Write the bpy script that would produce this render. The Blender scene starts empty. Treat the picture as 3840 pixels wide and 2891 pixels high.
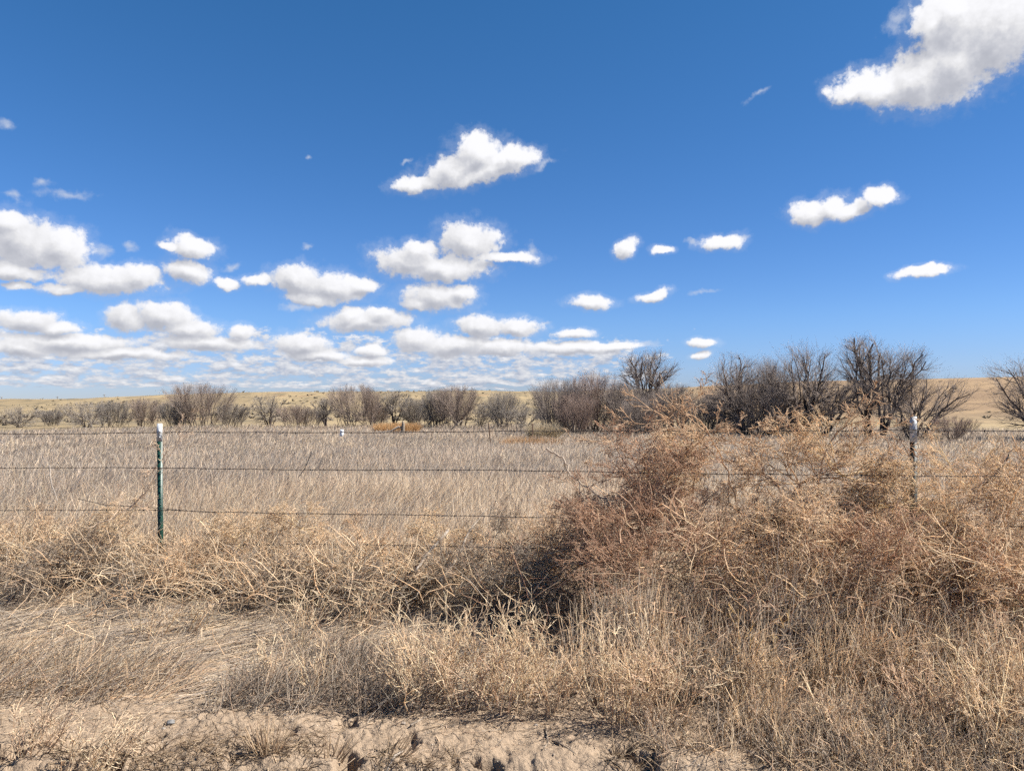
import bpy, math, random
import numpy as np
from mathutils import Vector

SC = bpy.context.scene
EXPO = 1.35; KX = 2 ** -EXPO          # cloud and sky brightness are measured for exposure 0, hence KX
# ------------------------------------------------------------------ camera
F = 2773.0                      # focal length in pixels of the 3840 px wide photograph
PITCH = math.atan((1510 - 1445.5) / F)
CAM_Z = 1.6
cd = bpy.data.cameras.new("camera"); cam = bpy.data.objects.new("camera", cd)
SC.collection.objects.link(cam); SC.camera = cam
cam.location = (0, 0, CAM_Z); cam.rotation_euler = (math.pi / 2 + PITCH, 0, 0)
cd.sensor_width = 36; cd.lens = 36 * F / 3840; cd.clip_start = 0.05; cd.clip_end = 20000

def pdir(px, py):
    """direction of a photograph pixel as (x/y, z/y): used only to measure where things stand"""
    a, b = (px - 1920) / F, (1445.5 - py) / F
    cy, cz = math.cos(PITCH) - b * math.sin(PITCH), math.sin(PITCH) + b * math.cos(PITCH)
    return a / cy, cz / cy

# ------------------------------------------------------------------ sun, world, exposure
SUN_AZ, SUN_EL = math.radians(90), math.radians(47)      # azimuth clockwise from the view axis
sd = bpy.data.lights.new("sun", 'SUN'); sd.energy = 5.0; sd.angle = math.radians(0.5); sd.color = (1.0, .955, .88)
sun = bpy.data.objects.new("sun", sd); SC.collection.objects.link(sun)
sv = Vector((math.sin(SUN_AZ) * math.cos(SUN_EL), math.cos(SUN_AZ) * math.cos(SUN_EL), math.sin(SUN_EL)))
sun.rotation_euler = sv.to_track_quat('Z', 'Y').to_euler(); sun.location = (20, -3, 25)
SC.view_settings.view_transform = 'Standard'; SC.view_settings.look = 'None'
SC.view_settings.exposure = EXPO; SC.view_settings.gamma = 1.0; SC.view_settings.use_curve_mapping = False
SC.cycles.max_bounces = 6; SC.cycles.diffuse_bounces = 4; SC.cycles.transparent_max_bounces = 4
SC.cycles.use_denoising = False
SC.cycles.use_adaptive_sampling = True; SC.cycles.adaptive_threshold = 0.02; SC.cycles.adaptive_min_samples = 12

W = bpy.data.worlds.new("World"); SC.world = W; W.use_nodes = True
W.cycles.sampling_method = 'MANUAL'; W.cycles.sample_map_resolution = 512

class NT:
    def __init__(s, tree): s.t = tree; s.n = tree.nodes; s.l = tree.links
    def node(s, ty, **k):
        n = s.n.new(ty)
        for a, v in k.items(): setattr(n, a, v)
        return n
    def put(s, sock, v):
        if v is None: return
        if isinstance(v, bpy.types.NodeSocket): s.l.new(v, sock)
        else: sock.default_value = v
    def m(s, op, a, b=None, c=None, clamp=False):
        n = s.node('ShaderNodeMath', operation=op, use_clamp=clamp)
        for i, v in enumerate((a, b, c)): s.put(n.inputs[i], v)
        return n.outputs[0]
    def v(s, op, a, b=None, sc=None):
        n = s.node('ShaderNodeVectorMath', operation=op)
        s.put(n.inputs[0], a); s.put(n.inputs[1], b)
        if sc is not None: s.put(n.inputs['Scale'], sc)
        return n.outputs['Value'] if op in ('LENGTH', 'DOT_PRODUCT') else n.outputs[0]
    def v3(s, op, a, b, c):
        n = s.node('ShaderNodeVectorMath', operation=op)
        for i, v in enumerate((a, b, c)): s.put(n.inputs[i], v)
        return n.outputs[0]
    def noise(s, vec, scale, detail=4, rough=.55, col=False, dist=0.0, dim='3D'):
        n = s.node('ShaderNodeTexNoise', noise_dimensions=dim); s.put(n.inputs['Vector'], vec)
        s.put(n.inputs['Scale'], scale); s.put(n.inputs['Detail'], detail); s.put(n.inputs['Roughness'], rough); s.put(n.inputs['Distortion'], dist)
        return n.outputs['Color'] if col else n.outputs[0]
    def rng(s, x, a, b, c=0.0, d=1.0, smooth=True):
        n = s.node('ShaderNodeMapRange', interpolation_type='SMOOTHSTEP' if smooth else 'LINEAR')
        for i, v in enumerate((x, a, b, c, d)): s.put(n.inputs[i], v)
        return n.outputs[0]
    def mix(s, f, a, b, mode='MIX'):
        n = s.node('ShaderNodeMix', data_type='RGBA', blend_type=mode)
        s.put(n.inputs[0], f); s.put(n.inputs[6], a); s.put(n.inputs[7], b)
        return n.outputs[2]
    def comb(s, x, y, z):
        n = s.node('ShaderNodeCombineXYZ')
        for i, v in enumerate((x, y, z)): s.put(n.inputs[i], v)
        return n.outputs[0]
    def sep(s, v):
        n = s.node('ShaderNodeSeparateXYZ'); s.put(n.inputs[0], v); return n.outputs

# cumulus puffs: centre and half axes measured in the photograph (2212 px wide view), turned into azimuth/elevation
PUFFS = [
 (1850,186,52,32,8),(1905,182,72,38,0),(1985,165,100,58,-20),(2070,118,125,85,-25),(2160,55,130,95,-20),(2075,35,95,65,0),(2010,60,55,45,-30),
 (1037,330,62,40,10),(985,365,75,38,-15),(905,393,62,20,-12),(1100,345,68,28,-8),(1040,375,90,26,-8),
 (1015,518,64,43,0),(890,562,82,36,0),(960,578,105,30,0),(1090,555,72,15,0),(905,540,45,28,0),
 (945,640,76,32,0),(1000,632,32,20,0),(905,655,38,18,0),
 (645,603,62,32,0),(715,618,88,34,0),(785,614,42,17,0),(680,645,60,18,0),(490,610,26,15,0),(555,602,42,14,0),
 (790,694,98,25,0),(762,682,40,22,0),(825,680,38,18,0),
 (60,525,120,62,10),(130,530,70,46,20),(15,480,60,36,0),(30,585,95,20,0),
 (235,608,120,32,0),(300,602,58,30,0),(140,624,60,14,0),
 (415,535,50,27,0),(405,585,50,26,0),(365,532,24,10,0),
 (40,617,32,10,0),
 (1745,463,44,27,0),(1792,452,40,28,0),(1845,455,46,20,-8),(1898,430,34,22,20),
 (1560,522,48,17,-4),(1352,535,25,18,-30),(1430,540,25,12,0),(1276,652,48,16,0),(1412,642,36,12,-10),(1995,587,58,13,0),(1520,742,30,11,0),(1514,768,24,9,-15),
 (275,693,42,30,0),(355,685,72,30,0),(410,708,70,24,0),(520,716,32,18,0),(455,738,105,20,0),(60,695,66,26,0),(125,712,60,16,0),(160,742,150,20,0),(50,752,90,22,0),(260,765,150,14,0),
 (655,744,66,26,0),(690,765,70,14,0),(800,758,36,12,0),(785,778,60,11,0),
 (900,735,55,26,0),(985,748,95,24,0),(1040,706,62,24,0),(1115,708,52,22,0),(1085,752,85,18,0),
 (1242,722,42,12,0),(1245,753,108,14,0),(1330,748,60,9,0),
]
WISPS = [(150,418,68,12,-8),(95,396,22,12,0),(30,425,22,12,0),(18,270,24,16,0),(220,540,26,20,0),(280,532,26,10,0),(500,580,26,10,-30),(1640,202,34,9,-25),
 (1940,50,38,28,-30),(1175,357,28,9,-10),(1150,545,24,14,60),(1520,630,42,7,-6),(1390,745,42,6,0),(1180,695,16,6,0),(640,666,50,9,0),(585,740,32,8,0),(1025,640,18,12,50),
 (672,340,10,6,0),(660,533,14,8,0),(1495,520,24,7,10),(1605,515,22,6,-20),(880,348,22,6,-30),(600,600,60,12,0)]

def azel(px, py):
    u, v = pdir(px, py); return math.atan(u), math.atan(v / math.sqrt(1 + u * u))

def blob_field(nt, p, lst, k):
    acc = None
    for (cx, cy, rx, ry, rot) in lst:
        cx, cy, rx, ry = [q * 3840 / 2212 for q in (cx, cy, rx, ry)]
        a0, e0 = azel(cx, cy); a1, _ = azel(cx + rx, cy); a2, _ = azel(cx - rx, cy); _, e1 = azel(cx, cy - ry); _, e2 = azel(cx, cy + ry)
        mp = nt.node('ShaderNodeMapping', vector_type='TEXTURE')
        # each puff waits for the one before it, which keeps the shader's working memory small
        pv = p if acc is None else nt.v3('MULTIPLY_ADD', acc, (1e-9, 1e-9, 0), p)
        nt.put(mp.inputs[0], pv); mp.inputs[1].default_value = (a0, e0, 0)
        mp.inputs[2].default_value = (0, 0, -math.radians(rot)); mp.inputs[3].default_value = ((a1 - a2) / 2, (e1 - e2) / 2, 1)
        L = nt.v('LENGTH', mp.outputs[0])
        acc = L if acc is None else nt.m('SMOOTH_MIN', acc, L, k)
    return acc

def puff_rect(b, margin):
    cx, cy, rx, ry, rot = [q * 3840 / 2212 for q in b[:4]] + [b[4]]
    c, sn = abs(math.cos(math.radians(rot))), abs(math.sin(math.radians(rot)))
    ex, ey = math.hypot(rx * c, ry * sn), math.hypot(rx * sn, ry * c)
    a0, e0 = azel(cx, cy)
    ax, ay = ex / F * math.cos(a0), ey / F
    m = margin * 1.0
    return (a0 - ax * m - .012, a0 + ax * m + .012, e0 - ay * m - .010, e0 + ay * m + .010)

def build_world():
    nt = NT(W.node_tree); nt.n.clear()
    out = nt.node('ShaderNodeOutputWorld')
    sky = nt.node('ShaderNodeTexSky', sky_type='NISHITA', sun_disc=False, sun_elevation=SUN_EL, sun_rotation=SUN_AZ,
                  altitude=1400, air_density=1.0, dust_density=.2, ozone_density=2.5)
    tc = nt.node('ShaderNodeTexCoord'); d = nt.sep(tc.outputs['Generated'])
    az = nt.m('ARCTAN2', d[0], d[1]); el = nt.m('ARCSINE', d[2])
    gm = nt.node('ShaderNodeHueSaturation'); gm.inputs['Saturation'].default_value = SKY_SAT
    nt.l.new(sky.outputs[0], gm.inputs['Color'])
    base = nt.v('SCALE', gm.outputs[0], sc=SKY_K)
    low = nt.m('POWER', nt.rng(el, .62, -.02, smooth=False), 1.6)
    base = nt.v('MULTIPLY', base, nt.mix(low, SKY_HI, SKY_LO))
    base = nt.v('MULTIPLY', base, nt.mix(nt.rng(el, .12, -.01), (1, 1, 1, 1), (.80, .72, .84, 1)))
    base = nt.v('SCALE', base, sc=nt.rng(az, -.7, .8, .98, .80, False))
    p = nt.comb(az, el, 0.0); half = (.5, .5, .5)
    elp = nt.m('MAXIMUM', el, .004)
    # the drift of the puffs' outlines: a warp whose size shrinks towards the horizon
    w1 = nt.v('SUBTRACT', nt.noise(p, 14, 2, .5, True), half)
    w2 = nt.v('SUBTRACT', nt.noise(p, 46, 3, .6, True), half)
    amp = nt.m('MULTIPLY_ADD', elp, .075, .009)
    wv = nt.v('ADD', nt.v('SCALE', w1, sc=amp), nt.v('SCALE', w2, sc=nt.m('MULTIPLY', amp, .55)))
    q = nt.v('MULTIPLY', nt.v('ADD', p, wv), (1, 1, 0))
    off = nt.comb(nt.m('MULTIPLY_ADD', elp, .035, .002), nt.m('MULTIPLY_ADD', elp, .045, .005), 0.0)
    q2 = nt.v('ADD', q, off); p2 = nt.v('ADD', p, off)
    def fb(pp, det):
        n1 = nt.noise(pp, 30, det, .62); n2 = nt.noise(pp, 95, det - 1, .62)
        return nt.m('MULTIPLY_ADD', nt.m('SUBTRACT', n2, .5), .78, nt.m('MULTIPLY', nt.m('SUBTRACT', n1, .5), 1.25))
    na, nb = fb(p, 5), fb(p2, 3)
    big = nt.m('SUBTRACT', nt.noise(p, 20, 3, .5), .5)
    # far deck: rows of small cumulus on a level sheet, so their spacing runs with 1/elevation
    def deck(pp):
        s = nt.sep(pp); e = nt.m('MAXIMUM', s[1], .002)
        row = nt.m('DIVIDE', 1.0, nt.m('ADD', e, .022))
        dn = nt.noise(nt.comb(nt.m('MULTIPLY', s[0], 30), nt.m('MULTIPLY', row, .40), 7.3), 1.0, 4, .6)
        dn2 = nt.noise(nt.comb(nt.m('MULTIPLY', s[0], 75), nt.m('MULTIPLY', e, 190), 1.7), 1.0, 4, .62)
        cov = nt.m('MULTIPLY', nt.rng(s[0], .34, .10, 0.0, 1.0), nt.m('MULTIPLY', nt.rng(e, .125, .07, 0, 1), nt.rng(e, .008, .022, 0, 1)))
        return nt.m('ADD', nt.m('MULTIPLY_ADD', nt.m('SUBTRACT', dn, .5), 3.0, nt.m('MULTIPLY', nt.m('SUBTRACT', dn2, .5), 2.2)), nt.m('MULTIPLY_ADD', cov, 1.60, -1.12))
    D, D2 = deck(p), deck(p2)
    def tint(x):
        t = nt.rng(x, .42, .80, smooth=False)
        return nt.v('SCALE', nt.mix(t, (.88, .97, 1.20, 1), (.99, .99, 1.02, 1)), sc=x)
    aD = nt.m('MULTIPLY', nt.rng(D, -.05, .70), .92)
    brD = nt.m('MINIMUM', nt.m('MAXIMUM', nt.m('MULTIPLY_ADD', nt.m('SUBTRACT', D, D2), .26, .66), .40), .95)
    deckcol = nt.mix(aD, base, tint(brD))
    wf = nt.v('MULTIPLY', nt.v('ADD', p, nt.v('SCALE', w2, sc=.020)), (1, 1, 0))
    wn = nt.m('SUBTRACT', nt.noise(p, 60, 5, .65), .5)
    shared = {'q': q, 'q2': q2, 'wf': wf, 'na': na, 'nb': nb, 'big': big, 'wn': wn}
    def leaf(pf, ws, low_half):
        # each patch of sky is a small node group that knows only the puffs near it
        gt = bpy.data.node_groups.new("sky_patch", 'ShaderNodeTree')
        for k in ('q', 'q2', 'wf'): gt.interface.new_socket(k, in_out='INPUT', socket_type='NodeSocketVector')
        for k in ('na', 'nb', 'big', 'wn'): gt.interface.new_socket(k, in_out='INPUT', socket_type='NodeSocketFloat')
        gt.interface.new_socket('sky', in_out='INPUT', socket_type='NodeSocketColor')
        gt.interface.new_socket('light', in_out='OUTPUT', socket_type='NodeSocketShader')
        t = NT(gt); I = t.node('NodeGroupInput').outputs; O = t.node('NodeGroupOutput')
        c = I['sky']
        if ws:
            WL = blob_field(t, I['wf'], ws, .05)
            aW = t.m('MULTIPLY', t.rng(t.m('ADD', t.m('SUBTRACT', 1.1, WL), t.m('MULTIPLY', I['wn'], 2.1)), -.1, 1.4), .70)
            c = t.mix(aW, c, (.62, .68, .80, 1))
        if pf:
            L1, L2 = blob_field(t, I['q'], pf, .12), blob_field(t, I['q2'], pf, .12)
            H = t.m('ADD', t.m('SUBTRACT', 1.27, L1), I['na'])
            core = t.rng(H, .35, 1.05)
            dl = t.m('MULTIPLY_ADD', t.m('SUBTRACT', I['na'], I['nb']), .36, t.m('MULTIPLY', t.m('SUBTRACT', L2, L1), .60))
            br = t.m('ADD', dl, t.m('MULTIPLY_ADD', core, -.08, .76))
            br = t.m('MULTIPLY_ADD', I['big'], .34, br)
            br = t.rng(br, .30, 1.22, .50, 1.0)
            tt = t.rng(br, .42, .80, smooth=False)
            cc = t.v('SCALE', t.mix(tt, (.93, .97, 1.12, 1), (.99, .99, 1.02, 1)), sc=br)
            c = t.mix(t.m('MAXIMUM', t.rng(H, .05, .54), t.m('MULTIPLY', t.rng(H, -.35, .25), .13)), c, cc)
        bg = t.node('ShaderNodeBackground'); t.l.new(c, bg.inputs[0]); bg.inputs[1].default_value = KX
        t.l.new(bg.outputs[0], O.inputs[0])
        n = nt.node('ShaderNodeGroup'); n.node_tree = gt
        for k, v in shared.items(): nt.l.new(v, n.inputs[k])
        nt.l.new(deckcol if low_half else base, n.inputs['sky'])
        return n.outputs[0]
    pr = [(b, puff_rect(b, 1.45)) for b in PUFFS]; wr = [(b, puff_rect(b, 1.8)) for b in WISPS]
    inside = lambda r, x: r[1] > x[0] and r[0] < x[1] and r[3] > x[2] and r[2] < x[3]
    def split(x, depth):
        ps = [b for b, r in pr if inside(r, x)]; ws = [b for b, r in wr if inside(r, x)]
        n = len(ps) * 2 + len(ws)
        if depth == 0 or n <= 6: return leaf(ps, ws, x[2] < .13)
        best = None
        for ax in (0, 1):
            for t in np.linspace(.2, .8, 13):
                v = x[2 * ax] * (1 - t) + x[2 * ax + 1] * t
                xa = list(x); xa[2 * ax + 1] = v; xb = list(x); xb[2 * ax] = v
                ca = [sum(inside(r, y) for b, r in pr) * 2 + sum(inside(r, y) for b, r in wr) for y in (xa, xb)]
                k = max(ca) + .3 * min(ca)
                if best is None or k < best[0]: best = (k, ax, v, xa, xb)
        k, ax, v, xa, xb = best
        ms = nt.node('ShaderNodeMixShader')
        nt.put(ms.inputs[0], nt.m('GREATER_THAN', el if ax else az, v))
        nt.l.new(split(xa, depth - 1), ms.inputs[1]); nt.l.new(split(xb, depth - 1), ms.inputs[2])
        return ms.outputs[0]
    def plain():
        bg = nt.node('ShaderNodeBackground'); nt.l.new(base, bg.inputs[0]); bg.inputs[1].default_value = KX; return bg.outputs[0]
    R = (-.75, .75, -.0, .62)
    lowr = split((R[0], R[1], 0.0, .13), 4); hir = split((R[0], R[1], .13, R[3]), 4)
    m0 = nt.node('ShaderNodeMixShader'); nt.put(m0.inputs[0], nt.m('GREATER_THAN', el, .13)); nt.l.new(lowr, m0.inputs[1]); nt.l.new(hir, m0.inputs[2])
    ins = nt.m('MULTIPLY', nt.m('LESS_THAN', nt.m('ABSOLUTE', az), R[1]), nt.m('MULTIPLY', nt.m('GREATER_THAN', el, 0.0), nt.m('LESS_THAN', el, R[3])))
    m1 = nt.node('ShaderNodeMixShader'); nt.put(m1.inputs[0], ins); nt.l.new(plain(), m1.inputs[1]); nt.l.new(m0.outputs[0], m1.inputs[2])
    nt.l.new(m1.outputs[0], out.inputs[0])
SKY_K = 0.148; SKY_SAT = 1.34
SKY_HI = (1.48, 1.05, .99, 1); SKY_LO = (.54, .74, 1.06, 1)
build_world()
# ================================================================== helpers
rs = np.random.RandomState
TAB = rs(11).rand(256, 256)

def vn(x, y, s=0):
    x = np.asarray(x, float) + s * 17.31; y = np.asarray(y, float) + s * 9.17
    xi = np.floor(x).astype(int); yi = np.floor(y).astype(int); fx = x - xi; fy = y - yi
    fx = fx * fx * (3 - 2 * fx); fy = fy * fy * (3 - 2 * fy)
    a = TAB[xi & 255, yi & 255]; b = TAB[(xi + 1) & 255, yi & 255]; c = TAB[xi & 255, (yi + 1) & 255]; d = TAB[(xi + 1) & 255, (yi + 1) & 255]
    return (a + (b - a) * fx) + ((c + (d - c) * fx) - (a + (b - a) * fx)) * fy

def fbm(x, y, o=4, s=0, g=.5):
    t = 0; a = 1; n = 0
    for i in range(o):
        t = t + a * (vn(x * 2 ** i, y * 2 ** i, s + i) - .5); n += a; a *= g
    return t / n * 2

def sst(a, b, x):
    t = np.clip((np.asarray(x, float) - a) / (b - a), 0, 1); return t * t * (3 - 2 * t)

def prop(o, label=None, cat=None, group=None, kind=None):
    if label: o['label'] = label
    if cat: o['category'] = cat
    if group: o['group'] = group
    if kind: o['kind'] = kind
    return o

def link(name, data, parent=None, mat=None):
    o = bpy.data.objects.new(name, data); SC.collection.objects.link(o)
    if parent is not None: o.parent = parent
    if mat is not None and data is not None and not data.materials: data.materials.append(mat)
    return o

def empty(name, loc, **k):
    o = link(name, None); o.location = loc; o.empty_display_size = .2; return prop(o, **k)

def mesh_np(name, V, Q, col=None, smooth=False, T=None):
    """V (n,3), Q (m,4) quads, T optional triangles, col (n,3)"""
    me = bpy.data.meshes.new(name)
    V = np.ascontiguousarray(V, np.float32)
    Q = np.zeros((0, 4), int) if Q is None else Q; T = np.zeros((0, 3), int) if T is None else T
    me.vertices.add(len(V)); me.vertices.foreach_set('co', V.ravel())
    nl = len(Q) * 4 + len(T) * 3
    me.loops.add(nl); me.loops.foreach_set('vertex_index', np.concatenate([Q.ravel(), T.ravel()]).astype(np.int32))
    me.polygons.add(len(Q) + len(T))
    st = np.concatenate([np.arange(len(Q)) * 4, len(Q) * 4 + np.arange(len(T)) * 3]).astype(np.int32)
    me.polygons.foreach_set('loop_start', st)
    if smooth: me.polygons.foreach_set('use_smooth', np.ones(len(st), bool))
    me.update(calc_edges=True)
    if col is not None:
        a = me.color_attributes.new('tint', 'FLOAT_COLOR', 'POINT')
        a.data.foreach_set('color', np.hstack([col, np.ones((len(col), 1))]).astype(np.float32).ravel())
    return me

def norm(v): return v / np.maximum(np.linalg.norm(v, axis=-1, keepdims=True), 1e-9)

class Strands:
    """collects polylines and turns them all into one mesh of thin tapering tubes"""
    def __init__(s): s.V = []; s.Q = []; s.C = []; s.n = 0
    def add(s, P, R, C, sides=3, rng=None):
        N, K, _ = P.shape
        if N == 0: return
        T = norm(np.gradient(P, axis=1))
        ref = np.where(np.abs(T[:, :, 2:3]) > .9, np.array([1., 0, 0]), np.array([0, 0, 1.]))
        A = norm(np.cross(T, ref)); B = np.cross(T, A)
        if sides == 2:
            rng = rng or rs(1); th = rng.rand(N, 1, 1) * math.pi * 1.0
            off = [np.cos(th) * A + np.sin(th) * B]; off.append(-off[0])
        else:
            off = [math.cos(2 * math.pi * k / sides) * A + math.sin(2 * math.pi * k / sides) * B for k in range(sides)]
        V = np.stack([P + o * R[:, :, None] for o in off], axis=2)          # N,K,S,3
        idx = s.n + np.arange(N * K * sides).reshape(N, K, sides)
        for k in range(sides if sides > 2 else 1):
            k2 = (k + 1) % sides
            s.Q.append(np.stack([idx[:, :-1, k], idx[:, :-1, k2], idx[:, 1:, k2], idx[:, 1:, k]], -1).reshape(-1, 4))
        s.V.append(V.reshape(-1, 3)); s.n += N * K * sides
        if C.ndim == 2: C = np.repeat(C[:, None, :], K, 1)
        s.C.append(np.repeat(C[:, :, None, :], sides, 2).reshape(-1, 3))
    def mesh(s, name):
        return mesh_np(name, np.concatenate(s.V), np.concatenate(s.Q), np.concatenate(s.C))

def grow(base, d, L, K, g, wob=.15, droop=0.0, up=0.0):
    """polylines from base along d (N,3), length L, random wobble, droop (gravity) and up (phototropism)"""
    N = len(base); P = np.zeros((N, K, 3)); P[:, 0] = base; d = norm(d.copy())
    for k in range(1, K):
        d = d + g.randn(N, 3) * wob; d[:, 2] += (up - droop * k / K); d = norm(d)
        P[:, k] = P[:, k - 1] + d * (L / (K - 1))[:, None]
    return P

def kids(P, R, n, t0, t1, ang, lr, K, g, rr=.6, wob=.15, droop=0.0, up=0.0, lvar=.35, taper=.35, out=0.0, ctr=.3):
    """n side branches on every polyline"""
    N, KP, _ = P.shape
    t = (t0 + (t1 - t0) * (np.arange(n)[None] + g.rand(N, n)) / n).ravel() * (KP - 1)
    i = np.repeat(np.arange(N), n); k = np.clip(t.astype(int), 0, KP - 2); f = (t - k)[:, None]
    b = P[i, k] * (1 - f) + P[i, k + 1] * f
    td = norm(P[i, k + 1] - P[i, k]); r = norm(g.randn(len(i), 3)); r = norm(r - (r * td).sum(1, keepdims=True) * td)
    a = np.radians(ang) * (.6 + .8 * g.rand(len(i)))[:, None]
    if out: r = norm(r + out * norm(b - np.array([0, 0, ctr])))
    d = td * np.cos(a) + r * np.sin(a)
    PL = np.linalg.norm(np.diff(P, axis=1), axis=2).sum(1)[i]
    L = PL * lr * (1 - lvar + 2 * lvar * g.rand(len(i))) * (1.15 - .55 * t / (KP - 1))
    C = grow(b, d, L, K, g, wob, droop, up)
    r0 = (R[i, k] * rr)[:, None]
    RR = r0 * np.linspace(1, taper, K)[None]
    return C, RR

def tints(N, pal, g, var=.12):
    pal = np.array(pal); c = pal[g.randint(0, len(pal), N)]
    return c * (1 + var * g.randn(N, 1)).clip(.6, 1.5)

# ================================================================== materials
def mat_new(name):
    m = bpy.data.materials.new(name); m.use_nodes = True; nt = NT(m.node_tree); nt.n.clear()
    o = nt.node('ShaderNodeOutputMaterial'); return m, nt, o

def mat_tint(name, transl=.22, rough=.75):
    """dry stems: own colour per stem, a little light passing through"""
    m, nt, o = mat_new(name)
    at = nt.node('ShaderNodeAttribute', attribute_name='tint')
    d = nt.node('ShaderNodeBsdfDiffuse'); nt.l.new(at.outputs[0], d.inputs[0])
    t = nt.node('ShaderNodeBsdfTranslucent'); nt.l.new(at.outputs[0], t.inputs[0])
    mx = nt.node('ShaderNodeMixShader'); mx.inputs[0].default_value = transl
    nt.l.new(d.outputs[0], mx.inputs[1]); nt.l.new(t.outputs[0], mx.inputs[2]); nt.l.new(mx.outputs[0], o.inputs[0])
    return m

def mat_solid(name, c1, c2, scale=20, rough=.7, metal=0.0, bump=.2, spec=.3, thr=(.4, .6)):
    m, nt, o = mat_new(name)
    p = nt.node('ShaderNodeBsdfPrincipled'); tc = nt.node('ShaderNodeTexCoord')
    n = nt.noise(tc.outputs['Object'], scale, 5, .6)
    nt.l.new(nt.mix(nt.rng(n, *thr), (*c1, 1), (*c2, 1)), p.inputs['Base Color'])
    p.inputs['Roughness'].default_value = rough; p.inputs['Metallic'].default_value = metal; p.inputs['Specular IOR Level'].default_value = spec
    b = nt.node('ShaderNodeBump'); b.inputs['Strength'].default_value = bump; b.inputs['Distance'].default_value = .01
    nt.l.new(n, b.inputs['Height']); nt.l.new(b.outputs[0], p.inputs['Normal']); nt.l.new(p.outputs[0], o.inputs[0])
    return m

M_STRAW = mat_tint('dry_stems', .50); M_TWIG = mat_tint('bare_twigs', .0)
M_BARK = mat_solid('bark', (.06, .05, .045), (.13, .11, .10), 12, .9, 0, .6, .1)
M_GREEN = mat_solid('green_post_paint', (.006, .042, .028), (.004, .026, .018), 30, .45, 0, .15, .5)
M_BLACK = mat_solid('dark_post_paint', (.012, .022, .018), (.03, .02, .014), 30, .5, 0, .15, .4)
M_WHITE = mat_solid('white_post_paint', (.50, .52, .54), (.36, .36, .34), 40, .5, 0, .1, .4)
M_RUST = mat_solid('rust', (.10, .055, .035), (.05, .035, .028), 60, .85, .2, .3, .2)
M_WIRE = mat_solid('rusty_wire', (.10, .078, .065), (.055, .045, .04), 30, .7, .35, .2, .3)
M_WOOD = mat_solid('weathered_wood', (.27, .22, .17), (.10, .08, .065), 25, .9, 0, .5, .1)
M_PALEWOOD = mat_solid('bleached_wood', (.27, .23, .19), (.19, .16, .135), 25, .9, 0, .4, .1)
M_STONE = mat_solid('stone', (.13, .125, .12), (.17, .165, .16), 40, .9, 0, .4, .2)
M_PALESTONE = mat_solid('pale_stone', (.26, .225, .19), (.20, .17, .145), 40, .9, 0, .4, .2)
M_BAG = mat_solid('white_plastic', (.62, .64, .66), (.50, .52, .55), 8, .4, 0, .3, .5)
M_SCRUB = mat_tint('scrub', .0)

# ================================================================== terrain
PITS = [(590, 2765, .030, .10), (592, 2812, .028, .10), (2346, 2835, .042, .16), (1075, 2778, .03, .09), (1300, 2722, .045, .07), (1310, 2865, .05, .10),
        (1840, 2880, .04, .10), (1790, 2872, .03, .08), (420, 2880, .05, .10), (60, 2840, .06, .08), (3640, 2800, .08, .08), (3000, 2850, .05, .06), (2420, 2870, .05, .08), (705, 2700, .012, .03),
        (1530, 2800, .05, .05), (210, 2760, .03, .06), (2210, 2640, .05, .05), (880, 2860, .03, .05)]
def gp(px, py, z=0.0):
    u, v = pdir(px, py); Y = (CAM_Z - z) / -v; return np.array([u * Y, Y])
def at(px, py, Y):
    u, v = pdir(px, py); return np.array([u * Y, Y, CAM_Z + v * Y])

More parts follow.
